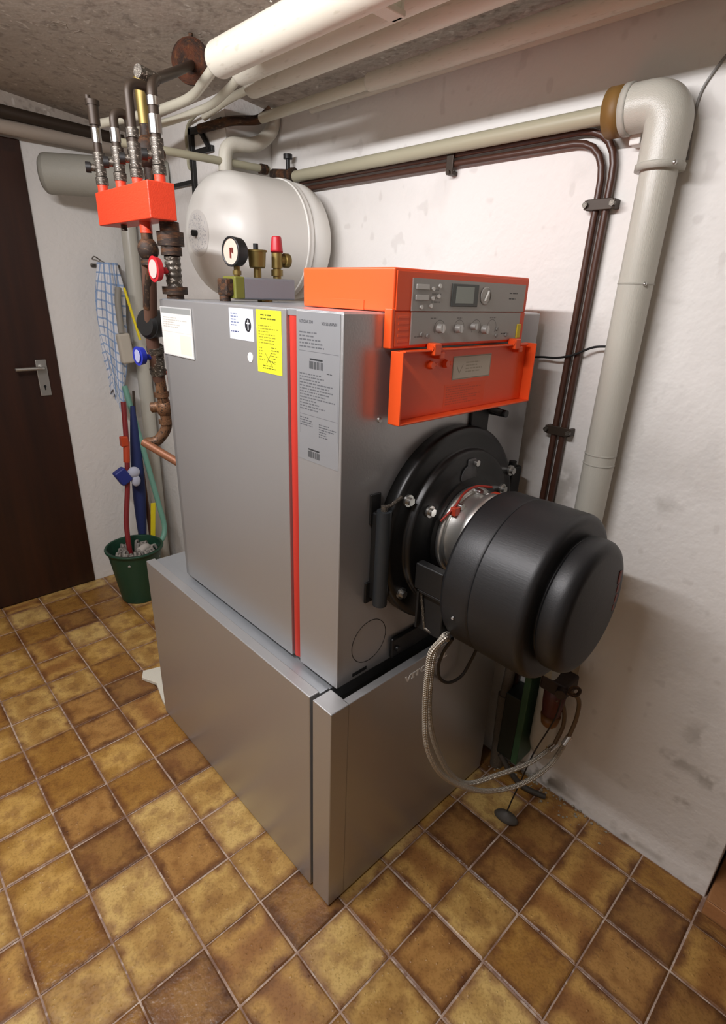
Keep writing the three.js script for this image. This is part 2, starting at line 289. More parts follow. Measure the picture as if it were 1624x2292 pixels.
// ---------------------------------------------------------------- boiler
function printLines(g, x, y, w, h, n, col, seedK) {   // rows of unreadable small print
  g.fillStyle = col; let s = seedK; const r = () => { s = (s * 1664525 + 1013904223) >>> 0; return s / 4294967296; };
  const lh = h / n; for (let i = 0; i < n; i++) { let cx = x; const end = x + w * (0.45 + 0.55 * r()); while (cx < end) { const ww = lh * (0.5 + 1.6 * r()); g.fillRect(cx, y + i * lh, Math.min(ww, end - cx), lh * 0.42); cx += ww + lh * 0.35; } }
}
const BX0 = 0.0595, BX1 = 0.735, BT = 1.484, BB = 0.6455, BF = -0.05, BR = -0.79;
{
  const t = thing('boiler', 'tall silver grey heating boiler casing with a red stripe, standing on the low cabinet', 'boiler', [0.4, BB, -0.42]);
  part(t, 'core', box(BX0 + 0.016, BX1 - 0.02, BB, BT - 0.012, BR + 0.021, BF - 0.021, 0.003), M.sheet);
  const sp = part(t, 'side_panel', merge(box(BX0, BX0 + 0.02, BB + 0.013, BT, BR, -0.2225, 0.002), box(BX0, BX1, BB + 0.013, BT, BR, BR + 0.02, 0.002)), M.silver);
  const fp = part(t, 'front_casing', merge(box(BX0, BX0 + 0.02, BB + 0.013, BT, -0.19, BF - 0.004, 0.002), box(BX0, BX1, BB + 0.013, BT, BF - 0.02, BF, 0.0025), box(BX1 - 0.02, BX1, BB + 0.013, BT, -0.19, BF - 0.004, 0.002)), M.silver);
  part(t, 'far_side_panel', box(BX1 - 0.02, BX1, BB + 0.013, BT, BR, -0.2225, 0.002), M.silver);
  part(t, 'top_panel', box(BX0 + 0.004, BX1 - 0.004, BT - 0.012, BT + 0.002, BR + 0.004, BF - 0.006, 0.002), M.silverEdge);
  part(t, 'red_strip', cyl([BX0 + 0.016, BB + 0.02, -0.2063], [BX0 + 0.016, BT - 0.012, -0.2063], 0.0155, 0.0155, 24), M.redStrip, 'red vertical trim strip');
  // prints glued to the side
  const nx = [-1, 0, 0], xs = BX0 - 0.0002;
  part(sp, 'yellow_sticker', sheet([xs, 1.352, -0.328], [0, 0, 0.09], [0, 0.127, 0], nx), mat(0xffffff, 0.6, 0, { map: canvasTex(256, 384, (g, w, h) => {
    g.fillStyle = '#f0ee2c'; g.fillRect(0, 0, w, h); printLines(g, 46, 26, 190, 44, 2, '#5a5a10', 5); printLines(g, 20, 92, 220, 120, 7, '#8c8a1c', 9); printLines(g, 20, 228, 60, 90, 5, '#8c8a1c', 19); printLines(g, 150, 220, 90, 100, 6, '#77761a', 29);
    g.strokeStyle = '#30300c'; g.lineWidth = 4; g.beginPath(); g.moveTo(85, 260); g.lineTo(165, 345); g.moveTo(150, 255); g.lineTo(95, 330); g.moveTo(110, 300); g.lineTo(190, 320); g.stroke(); printLines(g, 60, 336, 150, 30, 2, '#5a5a10', 39);
  }) }), 'bright yellow printed notice');
  part(sp, 'white_sticker', sheet([xs, 1.412, -0.437], [0, 0, 0.098], [0, 0.066, 0], nx), mat(0xffffff, 0.6, 0, { map: canvasTex(256, 176, (g, w, h) => {
    g.fillStyle = '#ccd0da'; g.fillRect(0, 0, w, h); printLines(g, 16, 28, 120, 80, 5, '#6d7896', 3); printLines(g, 16, 128, 150, 16, 1, '#3b4570', 8);
    g.fillStyle = '#15171c'; g.beginPath(); g.ellipse(200, 88, 32, 38, 0, 0, 7); g.fill(); g.fillStyle = '#d8dae0'; g.fillRect(195, 60, 9, 56); g.fillRect(184, 74, 31, 8);
  }) }), 'white sticker with a round black sign');
  part(sp, 'oval_sticker', merge(cyl([xs, 1.378, -0.357], [xs - 0.0008, 1.378, -0.357], 0.0105, 0.0105, 24)), M.paper, 'small round white sticker');
  part(sp, 'document_sleeve', sheet([xs - 0.0005, 1.345, -0.786], [0, 0, 0.172], [0, 0.122, 0], nx, 0.002), mat(0xffffff, 0.35, 0, { map: canvasTex(320, 256, (g, w, h) => {
    g.fillStyle = '#b5b6b5'; g.fillRect(0, 0, w, h); g.fillStyle = '#8e918f'; g.fillRect(8, 6, w - 16, 26); g.fillStyle = '#e6e3dc'; g.fillRect(4, 34, w - 8, h - 38); printLines(g, 24, 52, 250, 60, 5, '#b9b5ad', 7); g.fillStyle = '#e2dccd'; g.fillRect(190, 140, 112, 100); g.fillStyle = '#c9c5bc'; g.fillRect(4, 128, w - 8, 2);
  }) }), 'clear sleeve with a white paper');
  part(fp, 'rating_label', sheet([xs, 1.19, -0.183], [0, 0, 0.125], [0, 0.292, 0], nx, 0.0004), mat(0xf2f2f2, 0.38, 0.6, { map: canvasTex(384, 896, (g, w, h) => {
    g.fillStyle = '#b4b7bb'; g.fillRect(0, 0, w, h); g.fillStyle = '#55585c'; g.font = 'bold 24px sans-serif'; g.fillText('VITOLA 200', 14, 62); g.font = 'bold 24px sans-serif'; g.fillText('VIESSMANN', 220, 66);
    printLines(g, 14, 110, 280, 100, 5, '#7d8186', 4); g.fillStyle = '#84888c'; g.fillRect(10, 218, w - 20, 3);
    for (const [y0] of [[258], [0]]) if (y0) { g.fillStyle = '#4a4d50'; g.fillRect(112, y0, 120, 10); for (let i = 0; i < 30; i++) if (hash(i, 3, 4) > 0.3) g.fillRect(108 + i * 4.3, y0 + 16, 3, 44); }
    printLines(g, 270, 330, 80, 12, 1, '#5c6064', 41); printLines(g, 14, 350, 350, 230, 13, '#7d8186', 14); g.fillStyle = '#84888c'; g.fillRect(10, 600, w - 20, 3); printLines(g, 14, 620, 150, 60, 4, '#70747a', 24); printLines(g, 200, 640, 160, 90, 6, '#70747a', 34); g.fillStyle = '#9a9da1'; g.fillRect(10, 345, 3, 380); g.fillRect(w - 13, 345, 3, 380);
    g.fillStyle = '#4a4d50'; g.fillRect(96, 812, 110, 10); for (let i = 0; i < 28; i++) if (hash(i, 9, 4) > 0.3) g.fillRect(92 + i * 4.3, 828, 3, 42);
  }) }), 'pale grey rating plate with small print');
  // front details
  part(fp, 'screw', merge(cyl([0.16, 1.282, BF], [0.16, 1.282, BF + 0.004], 0.006, 0.005, 12)), M.bolt);
  part(fp, 'knockout_ring', torus([0.16, 0.748, BF], [0, 0, 1], 0.056, 0.0009, 48), M.blackMatte);
  part(fp, 'slot', box(0.108, 0.155, 0.668, 0.678, BF - 0.004, BF + 0.001, 0.001), M.blackMatte);
  part(fp, 'black_cover', merge(box(0.232, 0.62, 0.664, 0.722, BF, BF + 0.012, 0.006), cyl([0.25, 0.69, BF + 0.012], [0.25, 0.69, BF + 0.018], 0.008, 0.007, 6)), M.cast, 'black metal cover plate');
  // burner door
  const c = [0.413, 0.99], CY = (r0, z0, r1, z1) => [[r0, z0], [r1, z1]];
  const door = part(t, 'burner_door', lathe([[0, 0], [0.248, 0], [0.248, 0.026], [0.243, 0.033], [0.232, 0.036], [0.2, 0.036], [0.197, 0.042], [0.196, 0.05], [0.19, 0.055], [0.16, 0.056], [0.135, 0.058], [0.132, 0.064], [0, 0.064]], [c[0], c[1], BF], [0, 0, 1], 64), M.cast, 'round black cast iron burner door');
  for (const [x, y, z] of [[0.224, 1.103, -0.012], [0.277, 1.07, 0.008], [0.632, 1.092, -0.012], [0.567, 1.06, 0.008], [0.222, 0.872, -0.012], [0.6, 0.85, -0.012]]) part(door, 'bolt', merge(cyl([x, y, z - 0.004], [x, y, z + 0.003], 0.014, 0.014, 18), nut([x, y, z + 0.003], [x, y, z + 0.011], 0.0095)), M.bolt, 'shiny hexagon bolt');
  part(door, 'sight_cover', merge(lathe([[0, 0], [0.028, 0], [0.028, 0.006], [0, 0.008]], [0.41, 1.125, 0.006], [0, 0, 1], 28), box(0.405, 0.433, 1.13, 1.168, 0.004, 0.012, 0.004)), mat(0x4d4d4d, 0.5), 'pear shaped cover of the sight hole');
  part(door, 'cover_screw', nut([0.428, 1.157, 0.01], [0.428, 1.157, 0.02], 0.008), M.bolt);
  part(t, 'hinge', merge(box(0.142, 0.172, 1.055, 1.125, BF, BF + 0.006, 0.002), box(0.136, 0.172, 0.862, 0.915, BF, BF + 0.006, 0.002), box(0.148, 0.19, 0.872, 1.085, BF, BF + 0.03, 0.005), box(0.18, 0.22, 0.885, 0.925, BF, BF + 0.03, 0.004), box(0.18, 0.225, 1.04, 1.08, BF, BF + 0.03, 0.004)), M.black, 'black door hinge on the flame side');
  part(t, 'hinge_tube', cyl([0.16, 0.862, BF + 0.028], [0.16, 1.092, BF + 0.028], 0.0165), mat(0x33373a, 0.42, 0.2), 'dark grey hinge tube');
  part(t, 'hinge_pin', merge(cyl([0.16, 1.092, BF + 0.028], [0.16, 1.103, BF + 0.028], 0.008), pipe([[0.16, 1.1, BF + 0.028], [0.175, 1.103, BF + 0.034], [0.205, 1.115, BF + 0.034]], 0.004, 0.01)), M.steel);
  part(t, 'latch', merge(box(0.655, 0.705, 0.985, 1.09, BF, BF + 0.03, 0.005), box(0.7, 0.722, 1.0, 1.08, BF, BF + 0.016, 0.003), cyl([0.676, 1.09, BF + 0.016], [0.676, 1.105, BF + 0.016], 0.01)), M.black);
  part(t, 'handle', merge(box(0.47, 0.545, 1.205, 1.285, BF, BF + 0.008, 0.004), cyl([0.555, 1.255, BF + 0.003], [0.555, 1.255, BF + 0.05], 0.009), cyl([0.52, 1.27, BF + 0.02], [0.565, 1.252, BF + 0.04], 0.008)), mat(0x232323, 0.5), 'black lever above the burner door');
}
{ // control unit
  const x0 = 0.163, x1 = 0.626, zf = -0.03, zr = -0.3;
  const t = thing('control_unit', 'orange control unit with grey instrument panel on top of the boiler', 'control unit', [0.4, BT, -0.17]);
  const h = part(t, 'housing', merge(box(x0, x1, BT + 0.003, 1.564, zr, zf, 0.004), box(x0, x1, 1.421, 1.489, BF + 0.001, zf, 0.003), box(x0 - 0.004, x0 + 0.006, 1.421, 1.494, BF + 0.001, zf + 0.002, 0.003)), M.orange);
  const redFront = M.orange;
  part(h, 'front_frame', merge(box(x0 + 0.006, x1 - 0.004, 1.49, 1.559, zf - 0.002, zf + 0.002, 0.001), box(x0 + 0.006, x1 - 0.004, 1.425, 1.487, zf - 0.002, zf + 0.002, 0.001)), redFront);
  for (let i = 0; i < 5; i++) part(h, 'vent_louvre', box(x0 + 0.014, x0 + 0.044, 1.432 + i * 0.011, 1.437 + i * 0.011, zf, zf + 0.0028, 0.0005), M.orange);
  part(h, 'service_flap', merge(box(x0 - 0.0012, x0 + 0.002, 1.488, 1.506, -0.232, -0.108, 0.0006)), M.orange);
  const pm = (fn) => mat(0xffffff, 0.45, 0.35, { map: canvasTex(768, 128, fn) });
  const zp = zf + 0.002, px0 = 0.21, px1 = 0.606;
  const up = part(t, 'upper_panel', sheet([px0, 1.4895, zp], [px1 - px0, 0, 0], [0, 0.0585, 0], [0, 0, 1], 0.003), pm((g, w, hh) => { g.fillStyle = '#a3a09b'; g.fillRect(0, 0, w, hh); printLines(g, 640, 40, 110, 12, 1, '#4b4b48', 6); printLines(g, 640, 66, 90, 12, 1, '#4b4b48', 16); printLines(g, 108, 40, 70, 64, 4, '#7a7874', 26); }), 'grey upper instrument panel');
  const lp = part(t, 'lower_panel', sheet([px0 + 0.002, 1.428, zp], [px1 - px0 - 0.01, 0, 0], [0, 0.0595, 0], [0, 0, 1], 0.003), pm((g, w, hh) => {
    g.fillStyle = '#a3a09b'; g.fillRect(0, 0, w, hh); printLines(g, 110, 22, 70, 10, 1, '#6a6864', 4); printLines(g, 280, 22, 60, 10, 1, '#6a6864', 14); printLines(g, 520, 22, 80, 10, 1, '#6a6864', 24); printLines(g, 620, 96, 110, 12, 1, '#4b4b48', 34); printLines(g, 20, 96, 80, 10, 1, '#6a6864', 44);
    g.strokeStyle = '#5c5a56'; g.lineWidth = 2; for (const [x] of [[170], [300], [420], [540]]) { g.beginPath(); g.arc(x, 66, 34, 2.4, 7.1); g.stroke(); }
  }), 'grey lower panel with knobs');
  const zq = zp + 0.003, lcdGrey = mat(0x4f5350, 0.4);
  const lcd = part(up, 'display', box(0.327, 0.417, 1.4985, 1.542, zq, zq + 0.003, 0.0015), lcdGrey, 'rectangular grey display');
  part(lcd, 'screen', box(0.339, 0.4, 1.505, 1.537, zq + 0.003, zq + 0.0036, 0.0003), mat(0x9ba49c, 0.25));
  const dial = part(up, 'dial', lathe([[0, 0], [0.0185, 0], [0.0185, 0.002], [0.0165, 0.004], [0.0155, 0.002], [0, 0.002]], [0.446, 1.521, zq], [0, 0, 1], 32), mat(0xb9b6b0, 0.35, 0.3));
  part(dial, 'pointer', box(0.4445, 0.4475, 1.509, 1.533, zq + 0.002, zq + 0.007, 0.001).translate(-0.446, -1.521, 0).rotateZ(-0.5).translate(0.446, 1.521, 0), mat(0xd9d6cf, 0.4));
  for (const y of [1.533, 1.514]) part(up, 'rocker', box(0.217, 0.254, y - 0.005, y + 0.005, zq, zq + 0.004, 0.0015), mat(0xb8b6b2, 0.3, 0.4));
  for (const [x, y] of [[0.268, 1.53], [0.288, 1.536], [0.268, 1.513], [0.286, 1.517], [0.236, 1.497], [0.264, 1.499]]) part(up, 'button', cyl([x, y, zq], [x, y, zq + 0.003], 0.0042, 0.0038, 14), mat(0xd2d0cb, 0.3, 0.4));
  for (const [x, y, r] of [[0.296, 1.457, 0.0095], [0.357, 1.4555, 0.009], [0.453, 1.452, 0.0095], [0.41, 1.459, 0.007]]) part(lp, 'knob', merge(cyl([x, y, zq], [x, y, zq + 0.011], r, r * 0.85, 20), box(x - 0.0016, x + 0.0016, y - r * 0.9, y + r * 0.9, zq + 0.01, zq + 0.014, 0.0008)), mat(0xc4c2bd, 0.3, 0.5));
  for (const [x, y] of [[0.243, 1.446], [0.262, 1.443], [0.505, 1.452], [0.505, 1.438], [0.545, 1.438]]) part(lp, 'button', cyl([x, y, zq], [x, y, zq + 0.003], 0.0045, 0.004, 12), mat(0x8b8984, 0.4));
  part(h, 'key_tab', box(0.588, 0.603, 1.43, 1.462, zp, zp + 0.006, 0.002), mat(0xd8c22c, 0.5), 'yellow tab at the panel edge');
  // flap hanging open below the panel
  const fx0 = 0.163, fx1 = 0.648, y0 = 1.277, y1 = 1.418, zb = -0.03, za = 0.002;
  const flap = part(t, 'flap', merge(box(fx0, fx1, y0, y1, zb, zb + 0.005, 0.002), box(fx0, fx0 + 0.004, y0, y1, zb, za, 0.0015), box(fx1 - 0.004, fx1, y0, y1, zb, za, 0.0015), box(fx0, fx1, y0, y0 + 0.004, zb, za, 0.0015), box(fx0 + 0.02, fx1 - 0.02, y1 - 0.004, y1, zb, za - 0.012, 0.0015)), M.orange, 'orange red panel flap hanging open');
  part(flap, 'inner_face', box(fx0 + 0.005, fx1 - 0.005, y0 + 0.005, y1 - 0.005, zb + 0.004, zb + 0.0062, 0.0006), M.orange);
  for (const x of [0.275, 0.573]) part(flap, 'hinge', merge(box(x - 0.012, x + 0.01, y1 - 0.012, y1 + 0.012, zb + 0.003, za - 0.006, 0.003), box(x + 0.008, x + 0.026, y1 - 0.02, y1 - 0.006, zb + 0.003, za - 0.008, 0.003), cyl([x - 0.014, y1 + 0.002, za - 0.014], [x + 0.014, y1 + 0.002, za - 0.014], 0.006)), redFront);
  for (const x of [0.275, 0.323]) part(flap, 'clip', merge(cyl([x, 1.386, zb + 0.006], [x, 1.386, zb + 0.016], 0.009, 0.007, 18), box(x + 0.012, x + 0.02, 1.382, 1.39, zb + 0.006, zb + 0.012, 0.002)), redFront);
  part(flap, 'paper_label', sheet([0.352, 1.349, zb + 0.0063], [0.142, 0, 0], [0, 0.05, 0], [0, 0, 1], 0.0005), mat(0xffffff, 0.7, 0, { map: canvasTex(256, 96, (g, w, hh) => { g.fillStyle = '#cfc8b8'; g.fillRect(0, 0, w, hh); g.strokeStyle = '#8f8874'; g.lineWidth = 3; g.strokeRect(3, 3, w - 6, hh - 6); g.beginPath(); g.moveTo(26, 40); g.lineTo(44, 70); g.lineTo(66, 36); g.stroke(); printLines(g, 84, 26, 150, 50, 4, '#b0a894', 6); }) }), 'cream paper label');
  part(flap, 'embossed_print', sheet([0.33, 1.29, zb + 0.0063], [0.15, 0, 0], [0, 0.05, 0], [0, 0, 1], 0.0003), mat(0xffffff, 0.45, 0, { map: canvasTex(256, 96, (g, w, hh) => { g.fillStyle = '#f4571c'; g.fillRect(0, 0, w, hh); printLines(g, 10, 8, 230, 82, 8, '#d94c19', 66); }) }));
}
{ // oil burner with its hood
  const t = thing('oil_burner', 'black round oil burner hood sticking out from the boiler front', 'burner', [0.41, 0.72, 0.22]);
  const o = [0.41, 0.923, 0];
  part(t, 'rear_shell', lathe([[0, 0.094], [0.176, 0.094], [0.186, 0.098], [0.189, 0.106], [0.189, 0.165], [0.185, 0.1685], [0.185, 0.172], [0, 0.172]], o, [0, 0, 1], 72), M.hood);
  part(t, 'hood', lathe([[0, 0.168], [0.1855, 0.168], [0.1855, 0.171], [0.19, 0.1735], [0.19, 0.278], [0.1885, 0.286], [0.1845, 0.2925], [0.178, 0.296], [0.17, 0.2968], [0.146, 0.297], [0.141, 0.298], [0.1395, 0.3005], [0.142, 0.3035], [0.147, 0.305], [0.1495, 0.308], [0.1495, 0.33], [0.1475, 0.34], [0.142, 0.348], [0.1335, 0.353], [0.122, 0.3555], [0.06, 0.358], [0, 0.359]], o, [0, 0, 1], 72), M.hood, 'stepped black plastic hood');
  part(t, 'flame_tube', lathe([[0, 0.005], [0.112, 0.005], [0.112, 0.02], [0.104, 0.024], [0.098, 0.024], [0.098, 0.06], [0.108, 0.062], [0.108, 0.1], [0, 0.1]], [0.41, 0.99, 0.005], [0, 0, 1], 56), M.alu, 'bare aluminium flange');
  for (const a of [0.9, 1.5, 2.2]) part(t, 'flange_bolt', cyl([0.41 + 0.104 * Math.cos(a), 0.99 + 0.104 * Math.sin(a), 0.028], [0.41 + 0.104 * Math.cos(a), 0.99 + 0.104 * Math.sin(a), 0.045], 0.009, 0.008, 12), M.chrome);
  part(t, 'red_wire', hosePath([[0.3, 1.045, 0.022], [0.335, 1.075, 0.032], [0.37, 1.1, 0.03], [0.41, 1.108, 0.034], [0.45, 1.102, 0.05]], 0.0028, 40, 8), mat(0x9c2a1c, 0.5));
  for (const g of [box(0.325, 0.345, 1.055, 1.075, 0.026, 0.042, 0.003), box(0.43, 0.45, 1.07, 1.095, 0.06, 0.078, 0.003)]) part(t, 'red_clamp', g, mat(0xb23a22, 0.5));
  part(t, 'side_bracket', merge(box(0.226, 0.25, 0.9, 0.965, 0.02, 0.098, 0.004), box(0.226, 0.236, 0.8, 0.9, 0.03, 0.036, 0.001), box(0.226, 0.232, 0.895, 0.901, 0.03, 0.1, 0.001), box(0.24, 0.3, 0.79, 0.9, 0.02, 0.096, 0.003)), M.black);
  part(t, 'tilt_rod', merge(cyl([0.235, 0.897, 0.034], [0.24, 0.8, 0.05], 0.0035), cyl([0.24, 0.8, 0.05], [0.25, 0.79, 0.1], 0.004)), M.steel);
  part(t, 'screw', cyl([0.226, 0.876, 0.135], [0.2225, 0.8755, 0.135], 0.004, 0.003, 10), M.bolt);
  part(t, 'emblem', merge(box(0.5, 0.512, 0.955, 0.985, 0.3562, 0.3582, 0.0008), box(0.506, 0.516, 0.93, 0.95, 0.3558, 0.3576, 0.0008), box(0.508, 0.518, 0.905, 0.925, 0.3556, 0.3574, 0.0008), box(0.506, 0.514, 0.885, 0.9, 0.3556, 0.3574, 0.0008)), mat(0x8b4a44, 0.5), 'small reddish emblem');
  part(t, 'oil_pump', merge(box(0.4, 0.49, 0.71, 0.76, 0.11, 0.2, 0.006), cyl([0.45, 0.72, 0.2], [0.45, 0.72, 0.29], 0.032)), mat(0x8a8a80, 0.5, 0.3));
}

// ---------------------------------------------------------------- expansion vessel
{
  const t = thing('expansion_vessel', 'fat white enamelled expansion vessel hanging behind the boiler', 'vessel', [0.53, 1.485, -1.07]), o = [0.026, 1.675, -1.06], R = 0.19;
  const prof = [[0, 0.3]]; for (let i = 1; i <= 12; i++) { const a = i / 12 * Math.PI / 2; prof.push([R * Math.sin(a) ** 0.85, 0.3 + 0.125 * (1 - Math.cos(a))]); }
  prof.push([R, 0.44], [R + 0.001, 0.6]);
  part(t, 'front_shell', lathe([...prof, [R, 0.605], [0.1, 0.61]], o, [1, 0, 0], 64), M.whiteEnamel);
  part(t, 'seam_ring', lathe([[R - 0.01, 0.6], [R + 0.003, 0.601], [R + 0.0055, 0.605], [R + 0.002, 0.61], [R + 0.002, 0.616], [R + 0.0055, 0.621], [R + 0.003, 0.625], [R - 0.01, 0.626]], o, [1, 0, 0], 64), M.whiteEnamel);
  const rear = [[0.1, 0.618], [R, 0.622], [R, 0.672]]; for (let i = 1; i <= 10; i++) { const a = i / 10 * Math.PI / 2; rear.push([R * Math.cos(a) ** 0.7, 0.672 + 0.085 * Math.sin(a)]); }
  part(t, 'rear_shell', lathe(rear, o, [1, 0, 0], 64), M.whiteEnamel);
  const lp = [[0.004, 0.2992]]; for (let i = 1; i <= 6; i++) { const a = i / 6 * 0.3, k = R * Math.sin(a) ** 0.85; lp.push([k, 0.2992 + 0.125 * (1 - Math.cos(a))]); }
  const lg = lathe(lp, o, [1, 0, 0], 40);
  part(t, 'round_label', lg, mat(0xffffff, 0.5, 0, { map: canvasTex(512, 64, (g, w, h) => { g.fillStyle = '#dcdad4'; g.fillRect(0, 0, w, h); for (let i = 0; i < 420; i++) { g.fillStyle = hash(i, 1, 2) > 0.5 ? '#a9a9aa' : '#c2c2c2'; g.fillRect(hash(i, 2, 3) * w, h * (0.15 + 0.8 * hash(i, 4, 5)), 6, 3); } }) }), 'round grey printed label');
  part(t, 'valve_cap', cyl([0.311, 1.675, -1.06], [0.328, 1.675, -1.06], 0.009, 0.0095, 18), M.blackMatte);
  part(t, 'mounting_strap', merge(box(0.765, 0.79, 1.6, 1.75, -1.1, -1.04, 0.002)), M.steel);
}
{ // safety group on the boiler top
  const t = thing('safety_group', 'safety fittings with gauge, vent and red capped valve on the boiler top', 'safety fittings', [0.255, 1.486, -0.62]);
  part(t, 'insulation_block', box(0.197, 0.36, 1.492, 1.545, -0.65, -0.59, 0.005), mat(0x8e9096, 0.4, 0.35), 'grey insulation block');
  part(t, 'yellow_band', box(0.171, 0.2, 1.493, 1.546, -0.651, -0.589, 0.004), mat(0x6c6c2a, 0.5), 'yellow green end of the block');
  part(t, 'brown_end', merge(box(0.15, 0.173, 1.5, 1.54, -0.642, -0.598, 0.004), nut([0.158, 1.486, -0.62], [0.158, 1.502, -0.62], 0.014)), M.rust);
  part(t, 'outlet', merge(cyl([0.28, 1.486, -0.62], [0.28, 1.495, -0.62], 0.02)), M.brass);
  const g = part(t, 'gauge', merge(lathe([[0, 0.0], [0.028, 0], [0.033, 0.006], [0.035, 0.03], [0.035, 0.034], [0.031, 0.036], [0.0305, 0.031], [0, 0.031]], [0.212, 1.603, -0.62], [-1, 0, 0.12], 36)), M.black, 'round black pressure gauge');
  part(g, 'dial', cyl([0.1806, 1.603, -0.6165], [0.1796, 1.603, -0.6164], 0.03, 0.03, 32), mat(0xcdb6a6, 0.5));
  part(g, 'needle', merge(box(0.177, 0.179, 1.588, 1.612, -0.6185, -0.6145, 0.0005), box(0.177, 0.1788, 1.6, 1.612, -0.61, -0.606, 0.0005)), mat(0x6b1c10, 0.5));
  part(t, 'gauge_stem', merge(cyl([0.197, 1.544, -0.62], [0.197, 1.572, -0.62], 0.008), nut([0.197, 1.55, -0.62], [0.197, 1.56, -0.62], 0.011)), M.brass);
  part(t, 'air_vent', merge(lathe([[0, 0], [0.019, 0], [0.021, 0.004], [0.0235, 0.038], [0.0265, 0.039], [0.0265, 0.043], [0, 0.044]], [0.259, 1.569, -0.62], [0, 1, 0], 28), cyl([0.259, 1.544, -0.62], [0.259, 1.57, -0.62], 0.01)), M.brass, 'brass air vent');
  part(t, 'vent_cap', cyl([0.256, 1.613, -0.62], [0.256, 1.627, -0.62], 0.0065), M.blackMatte);
  part(t, 'safety_valve', merge(cyl([0.322, 1.544, -0.62], [0.322, 1.61, -0.62], 0.011), nut([0.322, 1.552, -0.62], [0.322, 1.568, -0.62], 0.016), cyl([0.322, 1.572, -0.62], [0.322, 1.612, -0.62], 0.015, 0.014), cyl([0.322, 1.592, -0.62], [0.353, 1.592, -0.62], 0.012), lathe([[0.012, 0], [0.018, 0], [0.018, 0.014], [0.012, 0.014]], [0.345, 1.592, -0.62], [1, 0, 0], 20)), M.brass, 'brass safety valve');
  part(t, 'red_cap', lathe([[0, 0], [0.0165, 0], [0.0165, 0.006], [0.013, 0.036], [0.011, 0.039], [0, 0.04]], [0.322, 1.61, -0.62], [0, 1, 0], 20), M.redPlastic, 'red cap');
}
// ---------------------------------------------------------------- manifold, risers and the pipework left of the boiler
{
  const t = thing('manifold', 'red painted steel manifold block behind the boiler with four risers on it', 'manifold', [0.055, 1.665, -0.87]);
  part(t, 'block', box(0.02, 0.088, 1.666, 1.747, -1.04, -0.705, 0.003), M.manifoldRed);
  for (const [x, z] of [[0.036, -1.02], [0.042, -0.91], [0.05, -0.825], [0.067, -0.735]]) part(t, 'stub', cyl([x, 1.746, z], [x, 1.765, z], 0.013), M.manifoldRed);
  part(t, 'lower_stub', cyl([0.048, 1.64, -0.8], [0.048, 1.667, -0.8], 0.015), M.manifoldRed);
  part(t, 'drain_plug', cyl([0.045, 1.652, -0.93], [0.045, 1.667, -0.93], 0.008), M.rust);
}
function riser(label, x, z, parts) { const t = thing('riser_pipe', label, 'pipe', [x, 1.765, z]); for (const [n, g, m] of parts(x, z)) part(t, n, g, m); return t; }
const valve = (X, z, y = 1.785) => [['nut', nut([X, y - 0.02, z], [X, y - 0.002, z], 0.016), M.steel], ['valve_body', merge(cyl([X, y, z], [X, y + 0.04, z], 0.014), cyl([X, y + 0.02, z], [X - 0.022, y + 0.02, z - 0.012], 0.009), nut([X, y + 0.04, z], [X, y + 0.055, z], 0.0155)), M.steel], ['valve_handle', cyl([X - 0.02, y + 0.02, z - 0.012], [X - 0.032, y + 0.02, z - 0.017], 0.013), M.black]];
riser('leftmost riser on the red manifold, capped dark pipe with a bright collar', 0.036, -1.02, (X, z) => [...valve(X, z), ['tube', cyl([X, 1.84, z], [X, 1.945, z], 0.0105), M.darkPipe], ['collar', cyl([X, 1.862, z], [X, 1.895, z], 0.0122), M.chrome], ['cap', merge(cyl([X, 1.902, z], [X, 1.95, z], 0.0138), nut([X, 1.945, z], [X, 1.957, z], 0.0175), cyl([X - 0.01, 1.956, z], [X - 0.01, 1.965, z], 0.007)), M.darkPipe]]);
riser('second riser from the left on the red manifold, bent back down in a loop', 0.042, -0.91, (X, z) => [...valve(X, z), ['tube', pipe([[X, 1.84, z], [X, 1.915, z], [X + 0.04, 1.918, z - 0.005], [X + 0.04, 1.78, z - 0.005]], 0.0105, 0.025), M.darkPipe], ['collar', cyl([X, 1.85, z], [X, 1.88, z], 0.0122), M.chrome]]);
riser('third riser from the left on the red manifold, tall with a bend at the top', 0.05, -0.825, (X, z) => [...valve(X, z), ['tube', pipe([[X, 1.84, z], [X, 1.962, z], [X + 0.055, 1.965, z - 0.005], [X + 0.06, 1.93, z - 0.01]], 0.0105, 0.025), M.darkPipe], ['collar', nut([X, 1.85, z], [X, 1.87, z], 0.0145), M.steel]]);
riser('rightmost riser on the red manifold with bright unions, running over to a rusty rosette', 0.067, -0.735, (X, z) => [...valve(X, z), ['tube', pipe([[X, 1.84, z], [X, 1.95, z], [0.2, 2.025, -0.87], [0.335, 2.105, -1.03]], 0.0115, 0.03, 80), M.darkPipe], ['union', merge(cyl([X, 1.848, z], [X, 1.885, z], 0.015), cyl([X, 1.903, z], [X, 1.92, z], 0.014)), M.chrome], ['tee', merge(cyl([X - 0.024, 1.966, z - 0.012], [X + 0.028, 1.963, z - 0.028], 0.0135)), M.steel]]);
{
  const t = thing('air_separator', 'brass tube over a brown cast body between the manifold risers', 'air separator', [0.12, 1.78, -0.92]);
  part(t, 'brass_tube', cyl([0.12, 1.9, -0.9], [0.12, 2.0, -0.905], 0.017), M.brass);
  part(t, 'cast_body', merge(ball([0.12, 1.84, -0.9], 0.036, 0.9, 1.15, 1), cyl([0.12, 1.76, -0.9], [0.12, 1.91, -0.9], 0.016), cyl([0.12, 1.84, -0.9], [0.165, 1.845, -0.93], 0.018)), M.rust);
  part(t, 'foot', merge(nut([0.12, 1.747, -0.9], [0.12, 1.775, -0.9], 0.018), cyl([0.075, 1.75, -0.9], [0.12, 1.76, -0.9], 0.008)), M.steel);
}
